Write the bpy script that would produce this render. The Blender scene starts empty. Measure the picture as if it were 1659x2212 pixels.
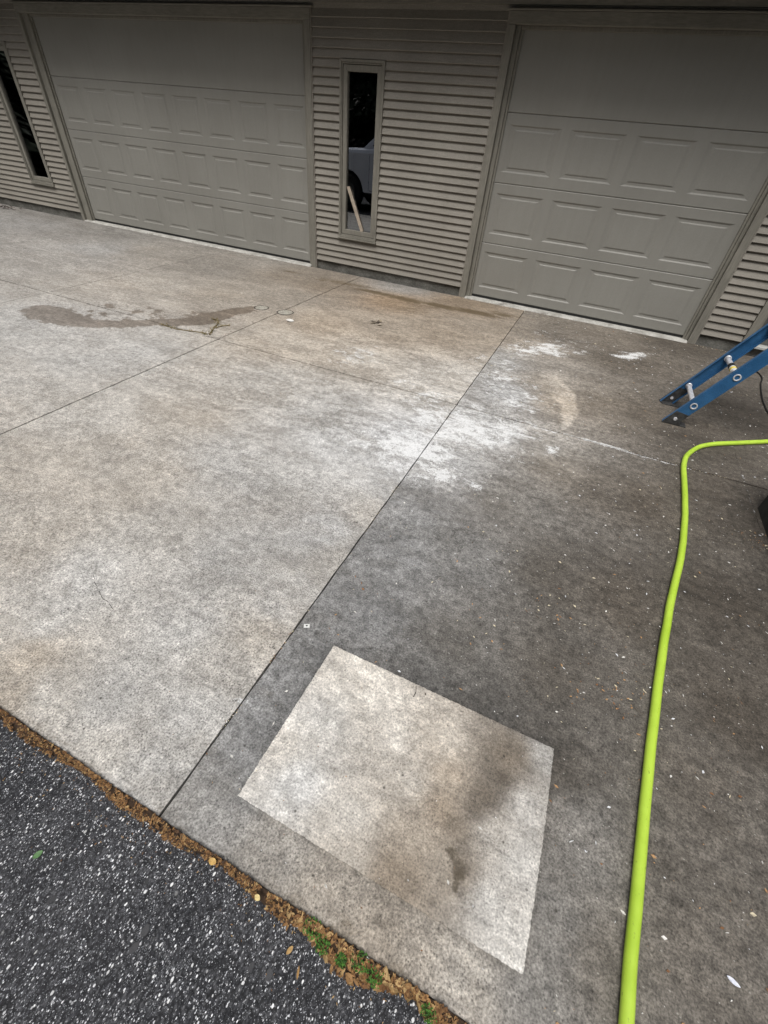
import bpy, bmesh, math, random
import numpy as np
from mathutils import Vector, Matrix, noise as mnoise
R = math.radians
random.seed(7); rng = np.random.default_rng(11)
scene = bpy.context.scene
COL = scene.collection

# ------------------------------------------------------------------ camera
cam_d = bpy.data.cameras.new('camera'); cam = bpy.data.objects.new('camera', cam_d); COL.objects.link(cam)
# rows of the fitted rotation: camera right, forward and up in world space
M3 = Matrix(((0.90715756, -0.26397613, -0.32769159),
             (0.4136261, 0.70249728, 0.5791468),
             (0.07732152, -0.66091919, 0.74646313)))
right, fwd, up = M3.col[0], M3.col[1], M3.col[2]
mw = Matrix.Identity(4)
for i in range(3):
    mw[i][0] = right[i]; mw[i][1] = up[i]; mw[i][2] = -fwd[i]
mw.translation = (1.25303601, -5.56648447, 1.32970547)
cam.matrix_world = mw
cam_d.sensor_fit = 'HORIZONTAL'; cam_d.sensor_width = 36.0
cam_d.lens = 914.1645 / 1659.0 * 36.0
cam_d.clip_start = 0.05; cam_d.clip_end = 500
scene.camera = cam
scene.render.resolution_x = 768; scene.render.resolution_y = 1024

# ------------------------------------------------------------------ light
SUN_EL, SUN_AZ = 62.0, 181.0      # soft overcast light from above and behind the camera
world = bpy.data.worlds.new('World'); scene.world = world; world.use_nodes = True
wn = world.node_tree; wn.nodes.clear()
sky = wn.nodes.new('ShaderNodeTexSky'); sky.sky_type = 'NISHITA'; sky.sun_disc = False
sky.sun_elevation = R(SUN_EL); sky.sun_rotation = R(SUN_AZ)
sky.air_density = 1.0; sky.dust_density = 6.0; sky.ozone_density = 0.6
bg = wn.nodes.new('ShaderNodeBackground'); bg.inputs[1].default_value = 0.08
hs = wn.nodes.new('ShaderNodeHueSaturation'); hs.inputs['Saturation'].default_value = 0.34
wo = wn.nodes.new('ShaderNodeOutputWorld')
wn.links.new(sky.outputs[0], hs.inputs['Color']); wn.links.new(hs.outputs[0], bg.inputs[0]); wn.links.new(bg.outputs[0], wo.inputs[0])
sun_d = bpy.data.lights.new('sun', 'SUN'); sun = bpy.data.objects.new('sun', sun_d); COL.objects.link(sun)
sun_d.energy = 1.5; sun_d.angle = R(34); sun_d.color = (1.0, 0.99, 0.97)
az = R(SUN_AZ); el = R(SUN_EL)
sd = Vector((math.sin(az)*math.cos(el), math.cos(az)*math.cos(el), math.sin(el)))
sun.rotation_euler = sd.to_track_quat('Z', 'Y').to_euler(); sun.location = (0, -4, 12)
scene.view_settings.view_transform = 'Standard'; scene.view_settings.look = 'None'
scene.view_settings.gamma = 1.0; scene.view_settings.exposure = 0.5
try: scene.view_settings.use_curve_mapping = False
except Exception: pass

# ------------------------------------------------------------------ helpers
GS = 0.008
def gz(x, y): return -0.04 + GS*y            # top of the concrete, falling gently away from the garage
def az_(x, y): return -0.115 + 0.004*(y+5.5) # asphalt
def tag(o, label=None, cat=None, group=None, kind=None):
    if label: o['label'] = label
    if cat: o['category'] = cat
    if group: o['group'] = group
    if kind: o['kind'] = kind
    return o
def empty(name, loc=(0, 0, 0), parent=None):
    o = bpy.data.objects.new(name, None); o.empty_display_size = .1; COL.objects.link(o); o.location = loc
    if parent: o.parent = parent
    return o
class MB:
    def __init__(s): s.v = []; s.f = []; s.m = []; s.sm = []
    def add(s, vs, fs, mi=0, smooth=False):
        b = len(s.v); s.v += [tuple(q) for q in vs]
        for f in fs: s.f.append(tuple(b+i for i in f)); s.m.append(mi); s.sm.append(smooth)
    def box(s, x0, x1, y0, y1, z0, z1, mi=0):
        s.add([(x0,y0,z0),(x1,y0,z0),(x1,y1,z0),(x0,y1,z0),(x0,y0,z1),(x1,y0,z1),(x1,y1,z1),(x0,y1,z1)],
              [(0,3,2,1),(4,5,6,7),(0,1,5,4),(1,2,6,5),(2,3,7,6),(3,0,4,7)], mi)
    def hull(s, a, b, mi=0):        # two matching loops joined, capped
        n = len(a); s.add(list(a)+list(b), [tuple(range(n))[::-1], tuple(range(n, 2*n))]+[(i,(i+1)%n,n+(i+1)%n,n+i) for i in range(n)], mi)
    def tube(s, pts, r, n=10, mi=0, cap=True, smooth=True):
        pts = [Vector(p) for p in pts]; rs = r if isinstance(r, (list, tuple)) else [r]*len(pts)
        rings = []; up_ = Vector((0,0,1))
        for i, p in enumerate(pts):
            t = (pts[min(i+1, len(pts)-1)]-pts[max(i-1, 0)]).normalized()
            a = t.cross(up_)
            if a.length < 1e-3: a = t.cross(Vector((0,1,0)))
            a.normalize(); b = a.cross(t).normalized(); up_ = b
            rings.append([p+(a*math.cos(k*2*math.pi/n)+b*math.sin(k*2*math.pi/n))*rs[i] for k in range(n)])
        vs = [q for ring in rings for q in ring]; fs = []
        for i in range(len(pts)-1):
            for k in range(n): fs.append((i*n+k, i*n+(k+1)%n, (i+1)*n+(k+1)%n, (i+1)*n+k))
        s.add(vs, fs, mi, smooth)
        if cap:
            s.add(rings[0], [tuple(range(n))[::-1]], mi); s.add(rings[-1], [tuple(range(n))], mi)
    def build(s, name, mats, parent=None, bevel=0, loc=None):
        me = bpy.data.meshes.new(name); me.from_pydata(s.v, [], s.f)
        for m in (mats if isinstance(mats, (list, tuple)) else [mats]): me.materials.append(m)
        me.polygons.foreach_set('material_index', s.m); me.polygons.foreach_set('use_smooth', s.sm)
        me.update()
        bm = bmesh.new(); bm.from_mesh(me); bmesh.ops.recalc_face_normals(bm, faces=bm.faces[:]) if len(s.f) < 6000 else None
        bm.to_mesh(me); bm.free()
        o = bpy.data.objects.new(name, me); COL.objects.link(o)
        if parent: o.parent = parent
        if loc: o.location = loc
        if bevel:
            b = o.modifiers.new('bevel', 'BEVEL'); b.width = bevel; b.segments = 2; b.limit_method = 'ANGLE'; b.angle_limit = R(40)
        return o
def catmull(pts, n=10):
    P = [Vector(p) for p in pts]; P = [P[0]*2-P[1]]+P+[P[-1]*2-P[-2]]; out = []
    for i in range(1, len(P)-2):
        for k in range(n):
            t = k/n
            out.append(.5*((2*P[i])+(-P[i-1]+P[i+1])*t+(2*P[i-1]-5*P[i]+4*P[i+1]-P[i+2])*t*t+(-P[i-1]+3*P[i]-3*P[i+1]+P[i+2])*t**3))
    out.append(P[-2]); return out

# ------------------------------------------------------------------ materials
class NT:
    def __init__(s, name):
        s.m = bpy.data.materials.new(name); s.m.use_nodes = True; s.t = s.m.node_tree; s.t.nodes.clear()
        s.out = s.n('ShaderNodeOutputMaterial'); s.p = s.n('ShaderNodeBsdfPrincipled'); s.l(s.p.outputs[0], s.out.inputs[0])
    def n(s, t, **k):
        o = s.t.nodes.new(t)
        for a, b in k.items(): setattr(o, a, b)
        return o
    def l(s, a, b): s.t.links.new(a, b)
    def coord(s, scale=(1,1,1), rot=(0,0,0), kind='Object'):
        c = s.n('ShaderNodeTexCoord'); m = s.n('ShaderNodeMapping'); m.inputs['Scale'].default_value = scale; m.inputs['Rotation'].default_value = rot
        s.l(c.outputs[kind], m.inputs[0]); return m.outputs[0]
    def noise(s, vec, scale, detail=6, rough=.6, dist=0):
        n = s.n('ShaderNodeTexNoise'); n.inputs['Scale'].default_value = scale; n.inputs['Detail'].default_value = detail
        n.inputs['Roughness'].default_value = rough; n.inputs['Distortion'].default_value = dist; s.l(vec, n.inputs['Vector']); return n.outputs['Fac']
    def vor(s, vec, scale, rand=1.0, feature='F1'):
        n = s.n('ShaderNodeTexVoronoi'); n.feature = feature; n.inputs['Scale'].default_value = scale; n.inputs['Randomness'].default_value = rand
        s.l(vec, n.inputs['Vector']); return n
    def ramp(s, fac, a, b, lo=0.0, hi=1.0, smooth=True):
        r = s.n('ShaderNodeMapRange'); r.interpolation_type = 'SMOOTHSTEP' if smooth else 'LINEAR'
        s.inp(r.inputs[0], fac); s.inp(r.inputs[1], a); s.inp(r.inputs[2], b); s.inp(r.inputs[3], lo); s.inp(r.inputs[4], hi); return r.outputs[0]
    def inp(s, sock, v):
        if isinstance(v, (int, float)): sock.default_value = v
        elif isinstance(v, (tuple, list)): sock.default_value = (*v, 1) if len(v) == 3 and len(sock.default_value) == 4 else v
        else: s.l(v, sock)
    def math(s, op, a, b=0.0, c=None, clamp=False):
        m = s.n('ShaderNodeMath', operation=op, use_clamp=clamp); s.inp(m.inputs[0], a); s.inp(m.inputs[1], b)
        if c is not None: s.inp(m.inputs[2], c)
        return m.outputs[0]
    def mix(s, f, a, b, mode='MIX'):
        m = s.n('ShaderNodeMix', data_type='RGBA', blend_type=mode); s.inp(m.inputs[0], f); s.inp(m.inputs[6], a); s.inp(m.inputs[7], b); return m.outputs[2]
    def scalecol(s, col, f):
        m = s.n('ShaderNodeVectorMath', operation='SCALE'); s.inp(m.inputs[0], col); s.inp(m.inputs[3], f); return m.outputs[0]
    def bump(s, h, strength=.3, dist=.004):
        b = s.n('ShaderNodeBump'); b.inputs['Strength'].default_value = strength; b.inputs['Distance'].default_value = dist; s.l(h, b.inputs['Height']); s.l(b.outputs[0], s.p.inputs['Normal'])
    def col(s, c): s.inp(s.p.inputs['Base Color'], c)
    def rough(s, v): s.inp(s.p.inputs['Roughness'], v)

def simple(name, c, rough=.6, metal=0, var=.12, scale=8, bump=0, bs=60, spec=.5, c2=None):
    t = NT(name); v = t.coord(); n = t.noise(v, scale, 7, .62)
    a = tuple(q*(1-var) for q in c); b = c2 if c2 else tuple(min(1, q*(1+var)) for q in c)
    t.col(t.mix(t.ramp(n, .3, .7), a, b)); t.rough(rough); t.p.inputs['Metallic'].default_value = metal
    t.p.inputs['Specular IOR Level'].default_value = spec
    if bump: t.bump(t.noise(v, bs, 5, .6), bump, .003)
    return t.m

def siding_mat():
    t = NT('taupe_siding'); v = t.coord(); vs = t.coord((1, 1, 9))
    n = t.noise(v, 1.3, 6, .6); g = t.noise(vs, 14, 6, .65); sp = t.noise(v, 160, 3, .6); d = t.noise(t.coord((3, 1, .5)), 4, 6, .7)
    c = t.mix(t.ramp(n, .3, .7), (.222, .204, .174), (.266, .245, .210))
    c = t.scalecol(c, t.ramp(g, .25, .75, .9, 1.08)); c = t.scalecol(c, t.ramp(sp, .3, .7, .86, 1.12))
    c = t.mix(t.ramp(d, .55, .8, 0, .25), c, (.15, .13, .10))
    pos = t.n('ShaderNodeNewGeometry'); sx = t.n('ShaderNodeSeparateXYZ'); t.l(pos.outputs['Position'], sx.inputs[0])
    splash = t.math('MULTIPLY', t.ramp(sx.outputs[2], .5, -.02), t.ramp(t.noise(v, 40, 6, .7), .6, .72, 0, .5))
    c = t.mix(splash, c, (.33, .30, .26))
    t.col(c); t.rough(.72); t.bump(t.math('ADD', g, t.math('MULTIPLY', sp, .6)), .25, .002); return t.m
def door_mat():
    t = NT('taupe_door_paint'); v = t.coord(); n = t.noise(v, 1.1, 5, .6); f = t.noise(t.coord((6, 1, 60)), 9, 4, .6); sp = t.noise(v, 190, 2, .6)
    c = t.mix(t.ramp(n, .3, .7), (.236, .229, .205), (.264, .257, .231))
    st = t.noise(t.coord((7, 1, .35)), 3, 5, .65)
    c = t.scalecol(c, t.ramp(st, .3, .75, 1.02, .97)); c = t.scalecol(c, t.ramp(sp, .3, .7, .94, 1.05))
    t.col(c); t.rough(.5); t.bump(t.math('ADD', f, t.math('MULTIPLY', sp, .5)), .10, .001); return t.m
def wood_trim(sc=(8, 8, .9)):
    t = NT('taupe_trim_wood'); v = t.coord(); g = t.noise(t.coord(sc), 12, 6, .7); n = t.noise(v, 3, 6, .65)
    c = t.mix(t.ramp(g, .3, .7), (.170, .160, .134), (.232, .219, .184)); c = t.scalecol(c, t.ramp(n, .25, .75, .85, 1.1))
    t.col(c); t.rough(.75); t.bump(g, .3, .002); return t.m
def found_mat():
    t = NT('foundation_concrete'); v = t.coord((.6, 1, 1)); n = t.noise(v, 7, 9, .7); f = t.noise(v, 90, 4, .6)
    c = t.mix(t.ramp(n, .3, .7), (.075, .072, .062), (.19, .185, .165)); c = t.scalecol(c, t.ramp(f, .3, .7, .75, 1.2))
    t.col(c); t.rough(.9); t.bump(t.math('ADD', n, f), .5, .006); return t.m
def thresh_mat():
    t = NT('threshold_concrete'); v = t.coord(); n = t.noise(v, 9, 8, .7); f = t.noise(v, 110, 4, .6)
    c = t.mix(t.ramp(n, .35, .65), (.30, .29, .26), (.50, .49, .455)); c = t.scalecol(c, t.ramp(f, .3, .7, .8, 1.15))
    c = t.mix(t.ramp(t.noise(v, 3.5, 7, .75), .56, .66, 0, .7), c, (.15, .13, .11))
    t.col(c); t.rough(.85); t.bump(f, .4, .003); return t.m

def concrete_mat(name, patch=False):
    t = NT(name); v = t.coord(); vs = t.coord((.45, 1, 1), (0, 0, R(0)))
    a = t.n('ShaderNodeAttribute', attribute_name='tone'); mk = t.n('ShaderNodeAttribute', attribute_name='masks')
    sep = t.n('ShaderNodeSeparateColor'); t.l(mk.outputs['Color'], sep.inputs[0])
    W, WET, DK = sep.outputs[0], sep.outputs[1], sep.outputs[2]
    side = mk.outputs['Alpha']                      # 1 on the dark soiled slabs
    c = a.outputs['Color']
    # cloudy soiling at several sizes
    n1 = t.noise(vs, 1.7, 9, .68, .25); n2 = t.noise(vs, 7.5, 9, .7, .3); n3 = t.noise(v, 34, 6, .72); n4 = t.noise(v, 170, 3, .65)
    c = t.scalecol(c, t.ramp(n1, .3, .7, .93, 1.06)); c = t.scalecol(c, t.ramp(n2, .3, .7, .88, 1.11))
    mo = t.noise(t.coord((.5, 1.15, 1), (0, 0, R(6))), 4.2, 12, .74, .5); mo2 = t.noise(v, 1.1, 3, .5)
    mf = t.ramp(mo2, .40, .62, .25, 1.0)
    c = t.mix(t.math('MULTIPLY', mf, t.ramp(mo, .50, .56, 0, .45)), c, t.mix(1.0, c, (1.10, 1.105, 1.115), 'MULTIPLY'))
    c = t.mix(t.math('MULTIPLY', mf, t.ramp(mo, .46, .40, 0, .45)), c, t.mix(1.0, c, (.90, .885, .865), 'MULTIPLY'))
    # worn paste against grime: a two-valued pattern with crisp ragged borders, strength from the mesh
    AMP = a.outputs['Alpha']
    q1 = t.noise(t.coord((.55, 1.2, 1), (0, 0, R(4))), 5.0, 15, .80, .35); q2 = t.noise(t.coord((.8, 1.1, 1), (0, 0, R(-12))), 17, 12, .82, .3)
    qq = t.math('ADD', t.math('MULTIPLY', q1, .62), t.math('MULTIPLY', q2, .38))
    f1 = t.ramp(qq, .462, .535, -1.0, 1.0)
    f2 = t.ramp(qq, .535, .60, 0.0, 1.0)
    kk = t.math('MULTIPLY_ADD', t.math('ADD', f1, f2), AMP, 1.0)
    c = t.mix(t.math('MULTIPLY', t.ramp(f1, -.2, -1.0), t.math('MULTIPLY', AMP, 1.6)), c, t.mix(1.0, c, (1.02, .97, .90), 'MULTIPLY'))
    c = t.scalecol(c, t.math('MAXIMUM', kk, .3))
    amp = t.math('MULTIPLY_ADD', side, .12, .30)
    k3 = t.math('MULTIPLY_ADD', t.math('SUBTRACT', n3, .5), t.math('MULTIPLY', amp, 6.0), 1.0)
    k4 = t.math('MULTIPLY_ADD', t.math('SUBTRACT', n4, .5), 2.6 if not patch else 1.8, 1.0)
    c = t.scalecol(c, t.math('MAXIMUM', k3, .45)); c = t.scalecol(c, t.math('MAXIMUM', k4, .4))
    # warm and cool drift
    c = t.mix(t.ramp(t.noise(vs, 3.1, 6, .6), .45, .75, 0, .10), c, t.mix(1.0, c, (1.10, .94, .78), 'MULTIPLY'))
    # broom and wipe streaks running along the wall
    br = t.noise(t.coord((1.6, 26, 1)), 6, 5, .6); c = t.scalecol(c, t.ramp(br, .3, .7, .93, 1.07))
    # pale bloom and scoured paste: crisp flecks where W is high
    wn1 = t.math('ADD', t.math('MULTIPLY', t.noise(t.coord((.7, 1.1, 1)), 15, 10, .82, .5), .62), t.math('MULTIPLY', t.noise(v, 120, 5, .8), .38)); wn2 = t.noise(vs, 5, 6, .65, .6)
    thr = t.math('SUBTRACT', .655, t.math('MULTIPLY', W, t.ramp(wn2, .3, .7, .15, .32)))
    wm = t.ramp(t.math('SUBTRACT', wn1, thr), -.008, .035)
    wm = t.math('MULTIPLY', wm, t.ramp(W, .02, .2))
    c = t.mix(t.math('MULTIPLY', wm, .85), c, (.80, .805, .80))
    # open pores
    p = t.vor(v, 135 if not patch else 150); pg = t.noise(v, 22, 4, .6)
    pit = t.math('MULTIPLY', t.ramp(p.outputs['Distance'], .42, .10), t.ramp(pg, .30, .62, .25, 1.0))
    c = t.scalecol(c, t.math('SUBTRACT', 1.0, t.math('MULTIPLY', pit, t.math('MULTIPLY_ADD', side, -.25, .60 if not patch else .40))))
    p2 = t.vor(v, 26); sc = t.n('ShaderNodeSeparateColor'); t.l(p2.outputs['Color'], sc.inputs[0])
    hole = t.math('MULTIPLY', t.ramp(p2.outputs['Distance'], .13, .06), t.ramp(sc.outputs[0], .78, .80))
    c = t.mix(t.math('MULTIPLY', hole, .7), c, (.035, .03, .025))
    # tiny pale specks on the soiled slabs
    p3 = t.vor(t.coord((.8, 1.3, 1), (0, 0, R(-20))), 60); s3 = t.n('ShaderNodeSeparateColor'); t.l(p3.outputs['Color'], s3.inputs[0])
    fl = t.math('MULTIPLY', t.ramp(p3.outputs['Distance'], .17, .08), t.ramp(s3.outputs[0], .80, .82))
    fl = t.math('MULTIPLY', fl, t.math('MULTIPLY_ADD', side, .40, .05))
    c = t.mix(fl, c, (.52, .50, .45))
    # water stain with a crisp shore, and rust / algae
    wet = t.ramp(t.math('ADD', WET, t.math('MULTIPLY', t.math('SUBTRACT', t.noise(v, 9, 7, .7), .5), .12)), .498, .505)
    if not patch: c = t.mix(wet, c, t.mix(1.0, c, (.56, .515, .475), 'MULTIPLY'))
    rn = t.noise(vs, 15, 9, .78, .5)
    rust = t.ramp(t.math('ADD', rn, t.math('MULTIPLY', DK, .46)), .58, .86)
    rust = t.math('MULTIPLY', rust, t.ramp(DK, .03, .25))
    c = t.mix(t.math('MULTIPLY', rust, .8), c, (.092, .064, .030) if not patch else (.075, .060, .040))
    t.col(c)
    rg = t.ramp(n2, .3, .7, .70, .92); rg = t.math('SUBTRACT', rg, t.math('MULTIPLY', wet, .30)); t.rough(rg)
    t.p.inputs['Specular IOR Level'].default_value = .35
    h = t.math('ADD', t.math('MULTIPLY', n3, .8), t.math('MULTIPLY', n4, .5)); h = t.math('SUBTRACT', h, t.math('MULTIPLY', pit, .6))
    t.bump(h, .35, .0035); return t.m

def asphalt_mat():
    t = NT('asphalt'); v0 = t.coord()
    v = t.coord((1.35, .9, 1), (0, 0, R(0)))
    n1 = t.noise(v0, 3, 7, .65); n2 = t.noise(v0, 60, 7, .75); n3 = t.noise(v, 300, 3, .6)
    c = t.mix(t.ramp(n1, .3, .7), (.034, .035, .040), (.062, .062, .068))
    c = t.scalecol(c, t.ramp(n2, .25, .75, .45, 1.55)); c = t.scalecol(c, t.ramp(n3, .3, .7, .7, 1.4))
    patchy = t.noise(v0, 9, 6, .7)
    vb = t.vor(v, 140); sb = t.n('ShaderNodeSeparateColor'); t.l(vb.outputs['Color'], sb.inputs[0])
    cell = t.math('POWER', sb.outputs[0], 2.6); gapk = t.ramp(vb.outputs['Distance'], .62, .30, .45, 1.0)
    c = t.mix(t.math('MULTIPLY', t.ramp(patchy, .35, .6, .35, .85), t.math('MULTIPLY', cell, .9)), c, (.17, .172, .18)); c = t.scalecol(c, gapk)
    h = n2
    for sc, rad, gate, colr in ((420, .38, .70, (.30, .31, .33)), (240, .36, .80, (.70, .71, .74)), (150, .33, .83, (.85, .85, .87)), (92, .27, .90, (.82, .82, .82)), (46, .20, .955, (.45, .45, .44)), (34, .32, .93, (.11, .11, .115))):
        w = t.n('ShaderNodeVectorMath', operation='ADD'); nz = t.n('ShaderNodeTexNoise'); nz.inputs['Scale'].default_value = sc*2.2; t.l(v, nz.inputs['Vector'])
        dd = t.scalecol(nz.outputs['Color'], .35/sc); t.l(v, w.inputs[0]); t.l(dd, w.inputs[1])
        p = t.vor(w.outputs[0], sc); s = t.n('ShaderNodeSeparateColor'); t.l(p.outputs['Color'], s.inputs[0])
        g = t.math('ADD', s.outputs[0], t.math('MULTIPLY', t.math('SUBTRACT', patchy, .5), .30 if sc > 50 else 0))
        rr = t.math('MULTIPLY', rad, t.math('MULTIPLY_ADD', s.outputs[1], .9, .55))
        m = t.math('MULTIPLY', t.ramp(t.math('SUBTRACT', rr, p.outputs['Distance']), -.03, .06), t.ramp(g, gate, gate+.02))
        cc = t.scalecol(colr, t.math('MULTIPLY_ADD', s.outputs[2], .8, .45))
        c = t.mix(m, c, cc); h = t.math('ADD', h, t.math('MULTIPLY', m, .5))
    t.col(c); t.rough(.85); t.p.inputs['Specular IOR Level'].default_value = .3; t.bump(h, .6, .004); return t.m

def glass_mat():
    t = NT('window_glass'); t.t.nodes.remove(t.p)
    fr = t.n('ShaderNodeFresnel'); fr.inputs[0].default_value = 2.85
    tr = t.n('ShaderNodeBsdfTransparent'); tr.inputs[0].default_value = (.86, .88, .88, 1)
    gl = t.n('ShaderNodeBsdfGlossy'); gl.inputs['Roughness'].default_value = .008; gl.inputs[0].default_value = (.95, .97, 1, 1)
    mx = t.n('ShaderNodeMixShader'); t.l(fr.outputs[0], mx.inputs[0]); t.l(tr.outputs[0], mx.inputs[1]); t.l(gl.outputs[0], mx.inputs[2]); t.l(mx.outputs[0], t.out.inputs[0])
    return t.m
def paint(name, c, rough=.3, metal=0, coat=0):
    m = simple(name, c, rough, metal, .06, 4); p = [n for n in m.node_tree.nodes if n.type == 'BSDF_PRINCIPLED'][0]; p.inputs['Coat Weight'].default_value = coat; return m
def rail_mat():
    t = NT('blue_fibreglass'); v = t.coord((1, 1, 1)); n = t.noise(v, 9, 7, .65); f = t.noise(v, 240, 3, .7)
    c = t.mix(t.ramp(n, .3, .7), (.022, .088, .20), (.034, .125, .27)); c = t.scalecol(c, t.ramp(f, .3, .7, .70, 1.3))
    c = t.mix(t.ramp(t.noise(v, 45, 7, .8), .62, .70, 0, .45), c, (.25, .33, .38))
    sc_ = t.noise(t.coord((2, 2, 30), (0, R(29), 0)), 14, 7, .8); c = t.mix(t.ramp(sc_, .60, .68, 0, .4), c, (.20, .28, .34))
    c = t.mix(t.ramp(t.noise(v, 5, 8, .75), .55, .70, 0, .5), c, (.035, .055, .08))
    t.col(c); t.rough(.33); t.bump(f, .15, .001); return t.m
def hose_mat():
    t = NT('lime_hose'); v = t.coord(); n = t.noise(v, 7, 6, .6)
    c = t.mix(t.ramp(n, .3, .7), (.42, .63, .045), (.52, .74, .075))
    c = t.mix(t.ramp(t.noise(t.coord((1, .25, 1)), 120, 7, .85), .60, .64, 0, .8), c, (.10, .16, .03))
    c = t.mix(t.ramp(t.noise(v, 3, 6, .7), .55, .8, 0, .25), c, (.30, .42, .05))
    t.col(c); t.rough(.42); t.bump(t.noise(v, 300, 2, .5), .1, .0006); return t.m

SUNK = 1
M = dict(siding=siding_mat(), door=door_mat(), trim=wood_trim(), trimh=wood_trim((.9, 8, 8)), found=found_mat(), thresh=thresh_mat(),
    slab=concrete_mat('driveway_concrete'), patch=concrete_mat('patch_concrete', True), asphalt=asphalt_mat(), glass=glass_mat(),
    rail=rail_mat(), hose=hose_mat(),
    joint=simple('joint_dirt', (.012, .010, .008), .95, bump=.5), seal=simple('black_rubber', (.012, .012, .012), .7),
    alu=simple('worn_aluminium', (.72, .72, .74), .45, .45, .15, 30, bump=.1), steel=simple('dull_steel', (.10, .10, .10), .5, .7, .3, 40, bump=.2),
    dark=simple('dark_interior', (.02, .02, .02), .95), white=simple('white_tape', (.75, .75, .72), .6), yellow=simple('yellow_tape', (.8, .62, .08), .6),
    cable=simple('black_cable', (.012, .012, .013), .45), lumber=simple('pale_lumber', (.40, .335, .265), .75, 0, .2, 30, bump=.2),
    block=simple('dark_concrete_block', (.030, .029, .026), .92, 0, .3, 14, bump=.6, bs=90),
    car=paint('silver_white_paint', (.66, .70, .78), .35, .1, .6), cargl=simple('tinted_glass', (.01, .012, .014), .05), tyre=simple('tyre_rubber', (.015, .015, .015), .85),
    grass=simple('lawn_ground', (.02, .026, .012), .95, 0, .4, 3), bark=simple('bark', (.06, .045, .03), .95), leaf=simple('dark_foliage', (.018, .028, .012), .8, 0, .5, 3),
    sill=simple('entry_sill_metal', (.55, .55, .52), .5, .2), entry=simple('entry_door_paint', (.09, .09, .085), .5),
    roof=simple('soffit_board', (.10, .095, .08), .8))
EAVE = 0.60
TL = [(-6.8, -0.8, 124, 2.3), (-4.73, -1.31, 136, 2.3), (-4.67, -1.97, 142, 3.3), (-4.14, -0.89, 122, 4.3), (-3.12, -0.92, 112, 4.5), (-3.07, -2.11, 152, 4.3), (-2.9, -3.4, 165, 2.2), (-1.89, -3.41, 170, 2.2), (-2.15, -1.76, 139, 5.3), (-1.78, -1.45, 124, 5.5), (-2.01, -0.64, 109, 7.5), (-1.5, -0.73, 109, 9.5), (-0.7, -0.77, 118, 13.5), (-0.01, -0.31, 112, 11.5), (-0.94, -1.9, 138, 8.5), (-0.28, -1.72, 132, 7.5), (0.09, -1.44, 128, 8.5), (0.44, -1.18, 125, 7.5), (-1.02, -2.54, 150, 5.3), (-0.59, -2.49, 155, 5.3), (-0.14, -2.52, 165, 4.3), (0.46, -2.52, 175, 3.3), (-0.56, -3.19, 160, 3.2), (-0.77, -3.88, 158, 4.2), (-1.22, -4.16, 165, 3.2), (-1.02, -4.59, 162, 4.2), (-0.47, -4.5, 155, 4.2), (-0.21, -4.12, 160, 2.2), (0.12, -4.16, 162, 2.2), (0.22, -3.59, 178, 1.2), (-0.07, -3.37, 158, 2.2), (0.47, -3.44, 182, 0.2), (0.68, -3.59, 182, 0.2), (0.69, -3.88, 175, 1.2), (0.51, -4.34, 172, 1.2), (0.23, -4.66, 160, 2.2), (-0.17, -5.01, 172, 2.2), (-0.55, -4.93, 155, 4.2), (-0.13, -5.23, 180, 2.2), (0.31, -5.01, 168, 2.2), (0.54, -4.77, 168, 2.2), (-0.13, -4.69, 158, 3.2), (0.3, -5.31, 172, 2.2), (0.55, -5.26, 170, 2.2), (0.11, -5.4, 180, 3.2), (0.57, -5.46, 180, 2.2), (-0.06, -5.34, 170, 5.2), (0.52, -5.07, 165, 3.2), (0.58, -4.93, 160, 4.2), (0.63, -4.47, 150, 3.2), (0.64, -4.12, 155, 3.2), (0.02, -5.46, 165, 5.2), (0.4, -5.47, 178, 3.2), (-5.57, -2.88, 134, 3.3), (-4.77, -3.96, 150, 2.2), (-6.85, -0.18, 116, 3.3), (-5.35, -0.42, 114, 3.3), (-2.93, -0.03, 124, 4.3), (-0.84, -0.16, 135, 3.3)]
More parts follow.
